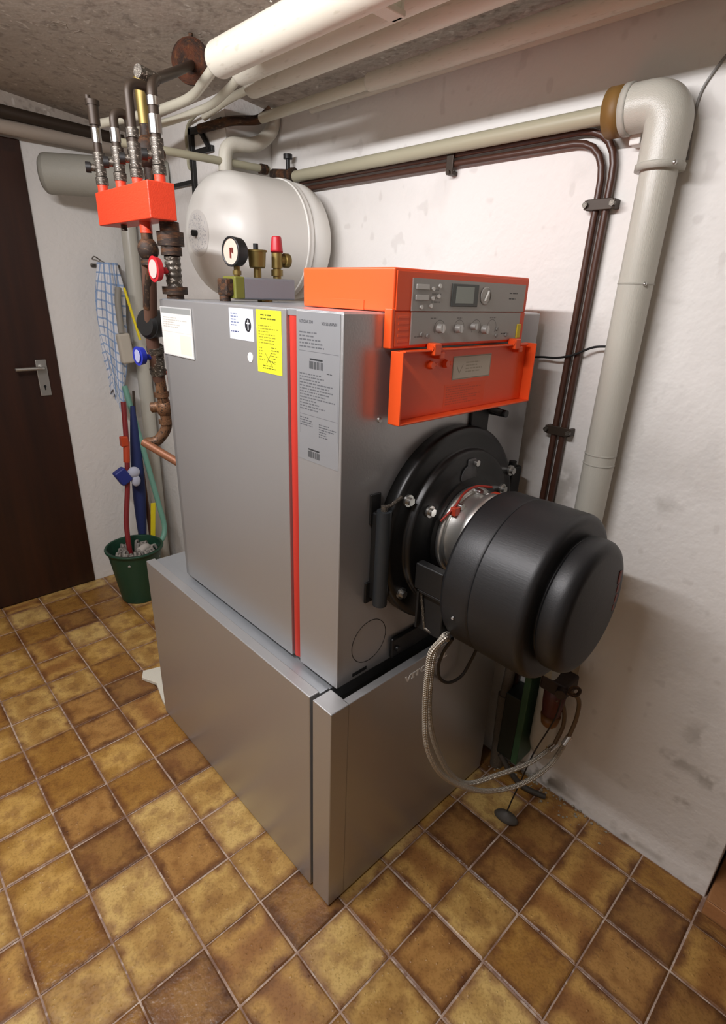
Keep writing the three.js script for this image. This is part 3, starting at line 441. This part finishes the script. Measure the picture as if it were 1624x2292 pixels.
{
  const t = thing('flow_pipe', 'ribbed bright steel pipe with rusty unions from manifold down to boiler top', 'pipe', [0.095, BT, -0.752]);
  const x = 0.088, z = -0.752;
  part(t, 'upper_union', merge(cyl([x, 1.605, z], [x, 1.667, z], 0.024), nut([x, 1.612, z], [x, 1.645, z], 0.033), cyl([x, 1.59, z], [x, 1.61, z], 0.026)), M.rust, 'rusty hexagon union');
  const ribs = [[0.0, 0]]; ribs.push([0.019, 0]); for (let i = 0; i < 6; i++) { const y = i * 0.014; ribs.push([0.019, y + 0.002], [0.0205, y + 0.005], [0.0205, y + 0.009], [0.019, y + 0.012]); } ribs.push([0, 0.085]);
  part(t, 'steel_tube', lathe(ribs, [x, 1.508, z], [0, 1, 0], 24), M.steel);
  part(t, 'lower_union', merge(nut([x, 1.497, z], [x, 1.516, z], 0.032), cyl([x, BT, z], [x, 1.5, z], 0.022)), M.rust);
  const w = part(t, 'thermometer_valve', merge(cyl([x - 0.055, 1.556, z + 0.004], [x - 0.04, 1.556, z + 0.004], 0.031, 0.027, 28), cyl([x - 0.045, 1.556, z + 0.002], [x - 0.015, 1.553, z], 0.008)), M.redPlastic, 'red round valve thermometer');
  part(w, 'dial', cyl([x - 0.0555, 1.556, z + 0.004], [x - 0.057, 1.556, z + 0.004], 0.022, 0.022, 24), mat(0xdcb4ae, 0.5));
}
{
  const t = thing('return_pipe', 'rusty return pipe with black pump and blue valve running down beside the boiler', 'pipe', [0.08, 1.0, -0.9]);
  part(t, 'upper_pipe', pipe([[0.048, 1.64, -0.8], [0.048, 1.58, -0.8], [0.058, 1.46, -0.86]], 0.014, 0.03), M.rust);
  part(t, 'valve_ball', merge(ball([0.048, 1.602, -0.8], 0.026, 1, 1.15, 1), nut([0.048, 1.565, -0.8], [0.048, 1.58, -0.8], 0.021)), M.rust);
  part(t, 'insulated_pipe', pipe([[0.05, 1.57, -0.81], [0.075, 1.38, -0.9], [0.095, 1.25, -0.925]], 0.018, 0.03), mat(0x5c4032, 0.7));
  part(t, 'pump', merge(cyl([0.06, 1.415, -0.885], [0.115, 1.415, -0.905], 0.04, 0.036, 28), cyl([0.05, 1.415, -0.88], [0.062, 1.415, -0.885], 0.03, 0.038, 28), box(0.07, 0.13, 1.395, 1.45, -0.93, -0.89, 0.006)), M.black, 'black circulation pump');
  part(t, 'union', merge(nut([0.085, 1.352, -0.905], [0.088, 1.335, -0.91], 0.026), cyl([0.088, 1.335, -0.91], [0.093, 1.27, -0.922], 0.021), nut([0.092, 1.285, -0.92], [0.094, 1.27, -0.923], 0.025)), M.steel);
  const b = part(t, 'blue_valve', merge(cyl([0.03, 1.327, -0.905], [0.046, 1.327, -0.907], 0.027, 0.024, 28), cyl([0.046, 1.325, -0.907], [0.08, 1.32, -0.912], 0.008)), M.bluePlastic, 'blue round valve thermometer');
  part(b, 'dial', cyl([0.0295, 1.327, -0.905], [0.028, 1.327, -0.905], 0.018, 0.018, 24), mat(0xaeb2d4, 0.5));
  part(t, 'lower_pipe', pipe([[0.094, 1.275, -0.922], [0.108, 1.1, -0.93], [0.075, 1.058, -0.945], [0.045, 1.058, -0.955]], 0.0165, 0.045), M.copper);
  part(t, 'non_return_valve', merge(ball([0.105, 1.165, -0.93], 0.026, 1, 1.2, 1), nut([0.106, 1.13, -0.93], [0.107, 1.115, -0.93], 0.023), cyl([0.1, 1.17, -0.93], [0.075, 1.165, -0.955], 0.016), nut([0.1, 1.2, -0.928], [0.099, 1.215, -0.928], 0.023)), M.copper);
  part(t, 'copper_branch', cyl([0.035, 1.062, -0.95], [0.12, 0.985, -0.78], 0.0125), mat(0x85573c, 0.5, 0.3), 'plain copper pipe into the boiler back');
  part(t, 'bright_tube', cyl([0.112, 1.28, -0.9], [0.12, 1.17, -0.905], 0.004), mat(0xb85a4a, 0.3, 0.5));
}

// ---------------------------------------------------------------- pipes under the ceiling
const CG = 'pipes side by side under the ceiling';
{
  const t = thing('ceiling_pipe', 'thick white lagged pipe, lowest of the pipes under the ceiling', 'pipe', [0.285, 2.02, 0.1], CG);
  const o = [0.285, 2.056, 0];
  part(t, 'lagging', lathe([[0, -0.81], [0.03, -0.81], [0.037, -0.806], [0.0405, -0.795], [0.041, 0.9], [0, 0.9]], o, [0, 0, 1], 32), M.cream);
  part(t, 'branch', pipe([[0.285, 2.056, -0.8], [0.3, 2.05, -0.86], [0.375, 2.05, -1.12], [0.36, 2.05, -1.36], [0.25, 2.03, -1.6]], 0.0135, 0.08, 60), M.creamGlossy);
  part(t, 'hook', cyl([0.252, 2.09, -0.52], [0.252, 2.2, -0.52], 0.003), M.chrome);
  part(t, 'clip', merge(box(0.32, 0.39, 2.035, 2.047, -0.29, -0.25, 0.003), box(0.38, 0.39, 2.035, 2.175, -0.285, -0.255, 0.002)), M.cream);
}
{
  const t = thing('ceiling_pipe', 'second pipe under the ceiling, just right of the thick white one', 'pipe', [0.436, 2.06, 0.1], CG);
  part(t, 'lagging', lathe([[0, -0.95], [0.024, -0.95], [0.029, -0.944], [0.031, -0.93], [0.031, 0.9], [0, 0.9]], [0.436, 2.092, 0], [0, 0, 1], 28), M.cream);
  part(t, 'branch', pipe([[0.436, 2.09, -0.94], [0.45, 2.08, -1.0], [0.49, 2.07, -1.2], [0.47, 2.06, -1.4], [0.4, 2.04, -1.62]], 0.012, 0.06, 50), M.creamGlossy);
}
{
  const t = thing('ceiling_pipe', 'third pipe under the ceiling, middle of the row of five', 'pipe', [0.54, 2.07, 0.1], CG);
  part(t, 'lagging', lathe([[0, -1.05], [0.024, -1.05], [0.029, -1.044], [0.031, -1.03], [0.031, 0.9], [0, 0.9]], [0.54, 2.1, 0], [0, 0, 1], 28), M.cream);
  part(t, 'branch', pipe([[0.54, 2.1, -1.04], [0.545, 2.095, -1.2], [0.56, 2.08, -1.38]], 0.012, 0.06, 30), M.creamGlossy);
}
{
  const t = thing('ceiling_pipe', 'pale pipe with a cut lagging end, nearest but one to the right wall', 'pipe', [0.685, 2.05, 0.1], CG);
  part(t, 'lagging', lathe([[0, -0.66], [0.021, -0.66], [0.0225, -0.656], [0.0225, 0.9], [0, 0.9]], [0.682, 2.072, 0], [0, 0, 1], 28), M.cream);
  part(t, 'bare_pipe', cyl([0.682, 2.072, -1.2], [0.682, 2.072, -0.655], 0.016), M.creamGlossy);
}
single('ceiling_pipe', 'thin painted pipe in the corner between ceiling and right wall', 'pipe', pipe([[0.76, 2.085, -1.02], [0.762, 2.08, 0.9]], 0.013, 0.02), M.cream, CG);
// pipes and frame at the chimney corner
single('wall_pipe', 'slim beige pipe running level above the white vessel', 'pipe', pipe([[0.2, 1.93, -1.29], [0.74, 1.93, -1.25]], 0.0125, 0.02), M.beigePipe);
{
  const t = thing('wall_bracket', 'black steel bracket on the chimney wall above the vessel', 'bracket', [0.58, 1.89, -1.55]);
  part(t, 'upright', box(0.578, 0.5945, 1.7, 2.075, -1.545, -1.525, 0.002), M.black);
  part(t, 'lower_arm', box(0.578, 0.5945, 1.89, 1.905, -1.75, -1.54, 0.002), M.black);
  part(t, 'upper_arm', merge(box(0.578, 0.594, 2.05, 2.072, -1.545, -1.3, 0.002), box(0.58, 0.592, 1.98, 2.0, -1.54, -1.38, 0.002), cyl([0.586, 1.99, -1.4], [0.586, 2.06, -1.47], 0.009)), M.black);
}
single('heating_pipe', 'rusty brown pipe stub at the chimney corner under the ceiling', 'pipe', pipe([[0.56, 2.05, -1.42], [0.6, 2.06, -1.27], [0.7, 2.075, -1.24], [0.735, 2.11, -1.22]], 0.015, 0.03), M.rust);
single('heating_pipe', 'white lagged bent pipe in the chimney corner above the vessel', 'pipe', pipe([[0.565, 1.9, -1.265], [0.57, 1.985, -1.265], [0.7, 2.0, -1.255], [0.765, 2.06, -1.25], [0.77, 2.12, -1.25]], 0.024, 0.05, 60), M.cream);
single('capillary_tube', 'thin grey bent tube on the white chimney side', 'tube', pipe([[0.56, 2.1, -1.42], [0.585, 2.09, -1.55], [0.587, 2.06, -1.58], [0.587, 1.945, -1.575], [0.587, 1.94, -1.54], [0.587, 1.97, -1.535]], 0.005, 0.02), M.beigePipe);
{
  const t = thing('pipe_fitting', 'small dark valve cluster where the level pipes meet at the wall corner', 'fitting', [0.75, 1.9, -1.15]);
  part(t, 'body', merge(cyl([0.755, 1.915, -1.24], [0.755, 1.9, -1.12], 0.02), nut([0.755, 1.902, -1.14], [0.755, 1.9, -1.11], 0.026), nut([0.7, 1.928, -1.25], [0.73, 1.928, -1.25], 0.018)), M.rust);
  part(t, 'valve_stem', merge(cyl([0.755, 1.91, -1.15], [0.755, 1.965, -1.15], 0.008), cyl([0.755, 1.955, -1.15], [0.755, 1.97, -1.15], 0.016)), M.black);
}
{ // drain: level pipe, sleeve, elbow, down pipe
  const t = thing('drain_pipe', 'beige plastic drain pipe along the right wall, elbowing down to the floor', 'drain pipe', [0.735, 0, 0.17]);
  const z = 0.172, x = 0.737;
  part(t, 'level_pipe', cyl([0.758, 1.897, -1.12], [0.748, 1.899, 0.06], 0.0185), M.beigePipe);
  part(t, 'brown_sleeve', lathe([[0, 0], [0.0475, 0], [0.0475, 0.042], [0, 0.042]], [0.74, 1.897, 0.043], [0, 0, 1], 32), mat(0x7a5a2a, 0.55), 'brown tape sleeve');
  part(t, 'elbow', merge(pipe([[0.74, 1.897, 0.07], [0.738, 1.897, z], [0.737, 1.78, z]], 0.0455, 0.075, 60, 28), lathe([[0.036, 0], [0.0485, 0], [0.0485, 0.012], [0.0455, 0.014]], [x, 1.775, z], [0, 1, 0], 32), lathe([[0.036, 0], [0.0485, 0], [0.0485, 0.012], [0.0455, 0.014]], [0.739, 1.897, 0.078], [0, 0, 1], 32)), M.pvc, 'pale grey elbow');
  part(t, 'down_pipe', pipe([[x, 1.785, z], [x, 0.2, z], [0.789, 0.16, z]], 0.037, 0.05, 60, 32), M.pvc);
  for (const y of [1.555, 1.16, 1.135]) part(t, 'joint_ring', lathe([[0.0365, 0], [0.0383, 0.001], [0.0383, 0.004], [0.0365, 0.005]], [x, y, z], [0, 1, 0], 32), M.pvc);
  part(t, 'screw', merge(ball([x - 0.027, 1.557, z + 0.03], 0.0045), ball([x - 0.028, 1.783, z + 0.038], 0.005)), M.bolt);
  part(t, 'wall_clip', box(0.755, 0.79, 1.835, 1.868, 0.088, 0.112, 0.003), M.paper);
}
{ // pair of brown oil lines
  const G = 'pair of brown oil lines on the right wall';
  single('oil_line', 'outer brown pipe of the pair bent across the right wall', 'pipe', pipe([[0.776, 1.88, -1.1], [0.776, 1.882, 0.056], [0.776, 0.02, 0.03]], 0.0085, 0.1, 120), M.brownPipe, G);
  single('oil_line', 'inner brown pipe of the pair bent across the right wall', 'pipe', pipe([[0.776, 1.857, -1.1], [0.776, 1.86, 0.031], [0.776, 0.02, 0.005]], 0.0085, 0.09, 120), M.brownPipe, G);
  for (const [y, z, vert, l] of [[1.868, -0.41, 0, 'pipe clamp on the level run of the brown oil lines'], [1.727, 0.041, 1, 'upper clamp on the upright run of the brown oil lines'], [1.19, 0.034, 1, 'lower clamp on the upright run of the brown oil lines']]) {
    const t = thing('pipe_clamp', l, 'clamp', [0.775, y, z]);
    part(t, 'strap', vert ? merge(box(0.762, 0.767, y - 0.012, y + 0.012, z - 0.03, z + 0.032, 0.002), box(0.762, 0.79, y - 0.01, y + 0.01, z - 0.036, z - 0.026, 0.002), box(0.762, 0.79, y - 0.01, y + 0.01, z + 0.028, z + 0.038, 0.002)) : merge(box(0.762, 0.767, y - 0.03, y + 0.032, z - 0.012, z + 0.012, 0.002), box(0.762, 0.79, y - 0.036, y - 0.026, z - 0.01, z + 0.01, 0.002), box(0.762, 0.79, y + 0.028, y + 0.038, z - 0.01, z + 0.01, 0.002)), M.darkPipe);
    for (const k of [-0.031, 0.033]) part(t, 'clamp_screw', vert ? cyl([0.766, y, z + k], [0.755, y, z + k], 0.006) : cyl([0.766, y + k, z], [0.755, y + k, z], 0.006), vert ? M.steel : M.darkPipe);
  }
  single('cable', 'thin dark cable from the boiler to the drain pipe', 'cable', hosePath([[0.735, 1.37, -0.09], [0.765, 1.375, -0.05], [0.762, 1.378, 0.0], [0.76, 1.39, 0.045], [0.765, 1.412, 0.09], [0.765, 1.418, 0.135]], 0.0028, 50, 8), M.blackMatte);
  single('cable', 'thin white cable rising to the ceiling beside the elbow', 'cable', hosePath([[0.787, 1.8, 0.205], [0.787, 1.87, 0.2], [0.787, 1.92, 0.204], [0.787, 1.95, 0.22], [0.787, 2.0, 0.255], [0.787, 2.1, 0.3]], 0.0028, 40, 8), M.greyPlastic);
}
{ // flue duct and the pipes along the back wall
  const a = V(0.215, 1.925, -2.06), b = V(0.62, 1.93, -1.8);
  single('flue_duct', 'grey lagged flue duct with rounded end at the back wall above the towel', 'duct', merge(cyl(a, b, 0.075, 0.075, 36), (() => { const d = a.clone().sub(b).normalize(); return lathe([[0.075, 0], [0.072, 0.012], [0.06, 0.022], [0, 0.026]], a, d, 36); })()), mat(0x9f9d92, 0.6, 0, { bumpMap: rep(fineGrain, 4), bumpScale: 0.0008 }));
  single('back_wall_pipe', 'dark brown pipe close under the ceiling along the back wall', 'pipe', cyl([-1.0, 2.163, -2.11], [0.56, 2.108, -2.11], 0.022), M.darkPipe);
  single('back_wall_pipe', 'light beige lagged pipe along the back wall just above the door', 'pipe', cyl([-1.0, 2.078, -2.13], [0.58, 2.074, -2.13], 0.026), mat(0xa79a8c, 0.6));
  single('waste_pipe', 'pale upright plastic pipe in the back corner behind the mop handles', 'pipe', merge(cyl([0.53, 0, -2.12], [0.545, 1.86, -2.12], 0.034, 0.034, 24), cyl([0.54, 1.18, -2.12], [0.54, 1.24, -2.12], 0.039, 0.039, 24)), M.pvc);
}
{ // rusty rosette hanging from the ceiling where the riser ends
  const t = thing('ceiling_rosette', 'rusty round plate at the ceiling beside the end of the thick white pipe', 'rosette', [0.335, 2.05, -1.03]), n = V(-0.75, 0, 0.66).normalize(), c = V(0.335, 2.11, -1.03);
  part(t, 'plate', lathe([[0, 0], [0.05, 0], [0.056, 0.004], [0.056, 0.012], [0.04, 0.016], [0.02, 0.014], [0, 0.014]], c, n, 32), mat(0xffffff, 0.85, 0, { map: rustMap, color: 0xe0b070, bumpMap: rep(fineGrain, 2), bumpScale: 0.002 }));
  part(t, 'hanger', cyl([0.338, 2.16, -1.033], [0.338, 2.182, -1.033], 0.006), M.rust);
}

// ---------------------------------------------------------------- oil filter, hoses and clutter beside the burner
const braid = tex(128, 128, (u, v) => 0.5 + 0.5 * Math.sin((u * 8 + v * 8) * Math.PI * 2) * Math.sin((u * 8 - v * 8) * Math.PI * 2));
const hoseMat = mat(0xbdb5a6, 0.45, 0.45, { bumpMap: rep(braid, 12, 0.5), bumpScale: 0.004 });
{
  const defs = [['braided steel oil hose, the lower and longer loop under the burner', [[0.235, 0.81, 0.12], [0.212, 0.826, 0.128], [0.186, 0.8, 0.118], [0.182, 0.736, 0.115], [0.186, 0.621, 0.116], [0.201, 0.519, 0.12], [0.249, 0.409, 0.134], [0.334, 0.316, 0.159], [0.43, 0.252, 0.187], [0.546, 0.221, 0.22], [0.642, 0.245, 0.248], [0.695, 0.32, 0.263]], [[0.695, 0.32, 0.263], [0.712, 0.4, 0.268], [0.7, 0.47, 0.263], [0.66, 0.5, 0.235]]],
    ['braided steel oil hose, the upper and tighter loop under the burner', [[0.262, 0.8, 0.1], [0.24, 0.806, 0.106], [0.222, 0.775, 0.1], [0.216, 0.696, 0.099], [0.223, 0.588, 0.101], [0.253, 0.476, 0.109], [0.315, 0.346, 0.126], [0.373, 0.285, 0.142], [0.476, 0.262, 0.17], [0.612, 0.246, 0.206], [0.69, 0.271, 0.229]], [[0.69, 0.271, 0.229], [0.715, 0.344, 0.235], [0.7, 0.42, 0.226], [0.67, 0.45, 0.215]]]];
  for (const [label, a, b] of defs) {
    const t = thing('oil_hose', label, 'hose', [0.45, 0.21, 0.19], 'pair of oil hoses');
    part(t, 'braided_hose', hosePath(a, 0.0072, 140, 12), hoseMat);
    const e = V(...a[a.length - 1]), p = V(...a[a.length - 2]), d = e.clone().sub(p).normalize();
    part(t, 'ferrule', cyl(e.clone().addScaledVector(d, -0.02), e.clone().addScaledVector(d, 0.012), 0.0098, 0.0098, 14), M.chrome);
    part(t, 'end_tube', hosePath(b, 0.0062, 30, 10), mat(0x6e5a44, 0.45, 0.3));
  }
  single('cable', 'short black cable loop hanging in front of the low cabinet', 'cable', hosePath([[0.33, 0.74, 0.07], [0.35, 0.66, 0.03], [0.362, 0.6, 0.014], [0.38, 0.555, 0.012], [0.424, 0.52, 0.014], [0.47, 0.522, 0.02], [0.492, 0.57, 0.03], [0.495, 0.64, 0.05], [0.48, 0.735, 0.1]], 0.0045, 70, 8), mat(0x2a241e, 0.5));
  const f = thing('oil_filter', 'oil filter with dark red head on the wall below the burner', 'oil filter', [0.69, 0.33, 0.2]);
  part(f, 'head', merge(box(0.655, 0.735, 0.47, 0.52, 0.165, 0.245, 0.008), cyl([0.64, 0.5, 0.235], [0.76, 0.5, 0.2], 0.012), nut([0.635, 0.5, 0.238], [0.655, 0.5, 0.232], 0.016)), mat(0x2a1c18, 0.5));
  part(f, 'cup', lathe([[0, 0], [0.018, 0.002], [0.026, 0.01], [0.031, 0.05], [0.033, 0.11], [0, 0.112]], [0.695, 0.365, 0.2], [0, 1, 0], 28), mat(0x4e1a18, 0.35), 'dark red cup');
  part(f, 'cup_bottom', lathe([[0, 0], [0.016, 0.002], [0.024, 0.012], [0.029, 0.042], [0, 0.043]], [0.695, 0.326, 0.2], [0, 1, 0], 28), mat(0x7a4f22, 0.35), 'amber lower bowl');
  part(f, 'eyelet', torus([0.668, 0.51, 0.262], [-0.7, 0, 0.7], 0.014, 0.005, 24), M.rust);
  part(f, 'wall_arm', box(0.73, 0.79, 0.455, 0.535, 0.14, 0.22, 0.006), mat(0x9c8f78, 0.7));
  part(f, 'brass_valve', merge(cyl([0.68, 0.49, 0.08], [0.69, 0.5, 0.17], 0.013), nut([0.685, 0.495, 0.12], [0.688, 0.497, 0.14], 0.021), cyl([0.66, 0.5, 0.1], [0.64, 0.52, 0.1], 0.015)), M.brass);
  const g = thing('junction_box', 'dark green upright box on the wall below the oil filter', 'box', [0.74, 0.12, 0.13]);
  part(g, 'body', box(0.7, 0.788, 0.1, 0.35, 0.045, 0.1, 0.004), mat(0x101711, 0.5));
  part(g, 'side_strip', box(0.697, 0.788, 0.1, 0.45, 0.1, 0.122, 0.003), mat(0x2f5236, 0.5), 'green edge strip');
  single('pipe_stub', 'grimy short pipe standing on the floor behind the hoses', 'pipe', merge(cyl([0.745, 0, 0.03], [0.745, 0.3, 0.02], 0.022), cyl([0.745, 0.3, 0.02], [0.74, 0.46, 0.03], 0.017)), mat(0x5d5346, 0.8, 0, { bumpMap: rep(fineGrain, 2), bumpScale: 0.002 }));
  single('floor_tube', 'dark tube lying on the floor by the right wall', 'tube', hosePath([[0.7, 0.1, 0.06], [0.702, 0.06, 0.1], [0.715, 0.02, 0.15], [0.74, 0.012, 0.22]], 0.009, 30, 10), mat(0x3c362e, 0.6));
  const w = thing('plumb_weight', 'grey lead weight lying on the floor tiles on the end of a wire', 'weight', [0.585, 0, 0.172]);
  part(w, 'lead', lathe([[0, 0], [0.026, 0], [0.031, 0.005], [0.026, 0.014], [0.012, 0.024], [0.004, 0.028], [0, 0.028]], [0.585, 0, 0.172], [0, 1, 0.0], 24).translate(-0.585, 0, -0.172).scale(0.75, 1, 1.25).rotateY(0.2).translate(0.585, 0.0005, 0.172), mat(0x57534d, 0.55, 0.3));
  part(w, 'wire', hosePath([[0.587, 0.024, 0.17], [0.6, 0.06, 0.172], [0.615, 0.138, 0.182], [0.625, 0.261, 0.2], [0.645, 0.42, 0.235], [0.655, 0.5, 0.236]], 0.0022, 50, 8), mat(0x1c1714, 0.5));
  // crumbs of plaster along the skirting
  const bits = []; for (let i = 0; i < 160; i++) { const s = 0.0012 + 0.0045 * rnd() ** 2, z = 0.02 + 0.4 * rnd() ** 1.6, x = 0.785 - 0.07 * rnd() ** 2; bits.push(new THREE.IcosahedronGeometry(s, 0).scale(1, 0.7, 1).rotateY(rnd() * 6).translate(x, s * 0.5, z)); }
  const cr = single('plaster_crumbs', 'loose pale plaster crumbs along the foot of the right wall', 'crumbs', mergeGeometries(bits), mat(0x9a917f, 0.9)); cr.userData.kind = 'stuff';
}
{ // white pad seen behind the low cabinet's rear corner
  const s = new THREE.Shape(); [[0.02, 1.235], [0.2, 1.18], [0.3, 1.0], [0.3, 0.97], [0.0, 0.97], [0.005, 1.02], [0.03, 1.13], [0.0, 1.2]].forEach(([x, y], i) => i ? s.lineTo(x, y) : s.moveTo(x, y));
  const g = new THREE.ExtrudeGeometry(s, { depth: 0.012, bevelEnabled: true, bevelSize: 0.002, bevelThickness: 0.002, bevelSegments: 1 }).rotateX(-Math.PI / 2).translate(0.01, 0.003, 0);
  single('paper_sheet', 'white foam piece on the floor behind the low cabinet', 'foam piece', g, mat(0xdcd8c8, 0.9, 0, { bumpMap: rep(fineGrain, 8), bumpScale: 0.001 }));
}
// ---------------------------------------------------------------- bucket, mops and towel by the back wall
{
  const t = thing('bucket', 'dark green plastic bucket on the floor by the back wall', 'bucket', [0.28, 0, -1.86]);
  part(t, 'shell', lathe([[0, 0.001], [0.088, 0.001], [0.09, 0.005], [0.128, 0.275], [0.138, 0.277], [0.14, 0.285], [0.137, 0.29], [0.124, 0.288], [0.086, 0.012], [0, 0.01]], [0.28, 0, -1.86], [0, 1, 0], 48), mat(0x1c4230, 0.42));
  const strands = []; for (let i = 0; i < 46; i++) { const a = rnd() * 6.28, r = 0.075 * Math.sqrt(rnd()), x = 0.28 + r * Math.cos(a), z = -1.86 + r * Math.sin(a), b = a + (rnd() - 0.5) * 2, l = 0.03 + 0.03 * rnd(); strands.push(hosePath([[x, 0.215, z], [x + l * 0.5 * Math.cos(b), 0.262 + 0.02 * rnd(), z + l * 0.5 * Math.sin(b)], [x + l * Math.cos(b), 0.23, z + l * Math.sin(b)]], 0.007, 8, 6)); }
  const mop = thing('mop', 'mop with a dark red handle standing in the green bucket', 'mop', [0.28, 0.21, -1.86]);
  part(mop, 'handle', hosePath([[0.262, 0.18, -1.87], [0.262, 0.3, -1.88], [0.272, 0.4, -1.9], [0.315, 0.6, -1.93], [0.345, 0.8, -1.955], [0.365, 0.99, -1.98]], 0.0125, 60, 14), mat(0x7e1f22, 0.45));
  part(mop, 'mop_head', mergeGeometries(strands), mat(0x9a948c, 0.95), 'grey stringy mop head');
  part(mop, 'orange_clip', merge(box(0.315, 0.35, 0.78, 0.83, -1.965, -1.935, 0.006), cyl([0.33, 0.7, -1.945], [0.345, 0.8, -1.955], 0.0155)), mat(0xb8421c, 0.5));
}
{
  const t = thing('broom', 'broom with a pale teal handle leaning behind the bucket', 'broom', [0.44, 0.2, -1.95]);
  part(t, 'handle', pipe([[0.41, 1.05, -2.06], [0.435, 0.75, -1.99], [0.475, 0.32, -1.92], [0.45, 0.262, -1.9], [0.36, 0.235, -1.875]], 0.0135, 0.05, 60), mat(0x6fa08e, 0.45));
  part(t, 'cloth', hosePath([[0.36, 0.245, -1.875], [0.33, 0.268, -1.85], [0.29, 0.262, -1.83]], 0.02, 16, 10), mat(0xb9b3ab, 0.95));
}
{
  const t = thing('umbrella', 'closed navy umbrella standing between the mop and the broom', 'umbrella', [0.37, 0.02, -2.0]);
  const prof = []; for (let i = 0; i <= 12; i++) { const u = i / 12; prof.push([0.006 + 0.026 * Math.sin(Math.PI * Math.min(1, u * 0.8 + 0.15)), u * 0.72]); }
  part(t, 'canopy', lathe([[0, 0], ...prof, [0, 0.72]], [0.375, 0.24, -1.99], [0.06, 1, -0.03], 10), mat(0x1d2b5e, 0.7));
  part(t, 'shaft', cyl([0.36, 0.02, -1.983], [0.435, 1.03, -2.02], 0.006), M.darkPipe);
}
single('yellow_stick', 'flat yellow stick in the gap beside the navy umbrella', 'stick', box(-0.012, 0.012, 0, 0.3, -0.004, 0.004, 0.002).rotateZ(-0.12).translate(0.4, 0.16, -1.945), M.yellow);
single('brown_stick', 'thin brown wooden stick behind the yellow one', 'stick', cyl([0.43, 0.02, -2.0], [0.44, 0.62, -2.05], 0.011), mat(0x5a341c, 0.6));
single('yellow_rod', 'thin yellow rod leaning beside the towel', 'stick', cyl([0.49, 1.27, -2.0], [0.455, 1.5, -2.03], 0.006), M.yellow);
{
  const t = thing('scrubbing_brush', 'blue and white brush hanging on the red mop handle', 'brush', [0.31, 0.6, -1.91]);
  part(t, 'blue_block', box(-0.035, 0.025, -0.04, 0.04, -0.02, 0.02, 0.01).rotateZ(0.5).translate(0.295, 0.645, -1.915), mat(0x24307c, 0.5));
  part(t, 'white_cloth', merge(ball([0.345, 0.655, -1.91], 0.03, 1, 0.9, 0.7), ball([0.35, 0.61, -1.91], 0.025, 0.9, 1.2, 0.7)), mat(0xb6bacb, 0.9));
}
{ // towel gathered on a hook
  const t = thing('towel', 'blue and white checked tea towel hanging from a hook on the back wall', 'towel', [0.37, 0.93, -2.09]);
  const hook = part(t, 'hook_rack', merge(hosePath([[0.38, 1.62, -2.175], [0.375, 1.628, -2.12], [0.4, 1.605, -2.09], [0.45, 1.595, -2.1]], 0.003, 24, 8), box(0.37, 0.5, 1.585, 1.6, -2.18, -2.165, 0.002)), M.steel);
  const NU = 72, NV = 46, pos = [], uv = [], idx = [];
  for (let j = 0; j <= NV; j++) for (let i = 0; i <= NU; i++) {
    const v = j / NV, a = i / NU * Math.PI * 2; const w = 0.042 + 0.024 * Math.sin(Math.PI * Math.min(1, v * 1.2)) - 0.018 * v, dpt = 0.03;
    const fold = 1 + 0.22 * Math.sin(a * 5 + v * 3) * sstep(0, 0.15, v) + 0.1 * Math.sin(a * 9 - v * 7);
    const c = Math.cos(a), s = Math.sin(a), low = (0.5 + 0.5 * c) * 0.12 * v;
    pos.push(0.418 - 0.035 * v + w * fold * c, 1.605 - 0.58 * v - low + 0.012 * Math.sin(a * 3) * v, -2.1 + dpt * fold * s); uv.push(i / NU * 3, v * 5);
    if (i < NU && j < NV) { const k = j * (NU + 1) + i; idx.push(k, k + NU + 1, k + 1, k + 1, k + NU + 1, k + NU + 2); }
  }
  const g = new THREE.BufferGeometry(); g.setAttribute('position', new THREE.Float32BufferAttribute(pos, 3)); g.setAttribute('uv', new THREE.Float32BufferAttribute(uv, 2)); g.setIndex(idx); g.computeVertexNormals();
  const map = tex(256, 256, (u, v) => { const n = fbm(u, v, 60, 2, 801) * 0.08; let c = hex(0xe4e6ea); const su = (u * 4) % 1, sv = (v * 3) % 1; if (su < 0.22) c = mix(c, hex(0x7e9cc8), 0.75); if (sv < 0.2) c = mix(c, hex(0x86a4cf), 0.7); if (su > 0.5 && su < 0.55) c = mix(c, hex(0x4a6296), 0.6); return [c[0] - n, c[1] - n, c[2] - n]; }, true);
  part(t, 'cloth', g, mat(0xffffff, 0.95, 0, { map, side: THREE.DoubleSide }));
  const d = thing('dustpan_brush', 'grey handled hand brush hanging between towel and pipes', 'brush', [0.44, 1.1, -2.05]);
  part(d, 'handle', pipe([[0.44, 1.5, -2.06], [0.425, 1.44, -2.05], [0.42, 1.3, -2.04]], 0.014, 0.03), mat(0x8b877e, 0.6));
  part(d, 'bristles', box(-0.03, 0.03, 0, 0.14, -0.02, 0.02, 0.012).rotateZ(0.08).translate(0.435, 1.16, -2.04), mat(0xb9b2a4, 0.95));
}

renderer.render(scene, camera);
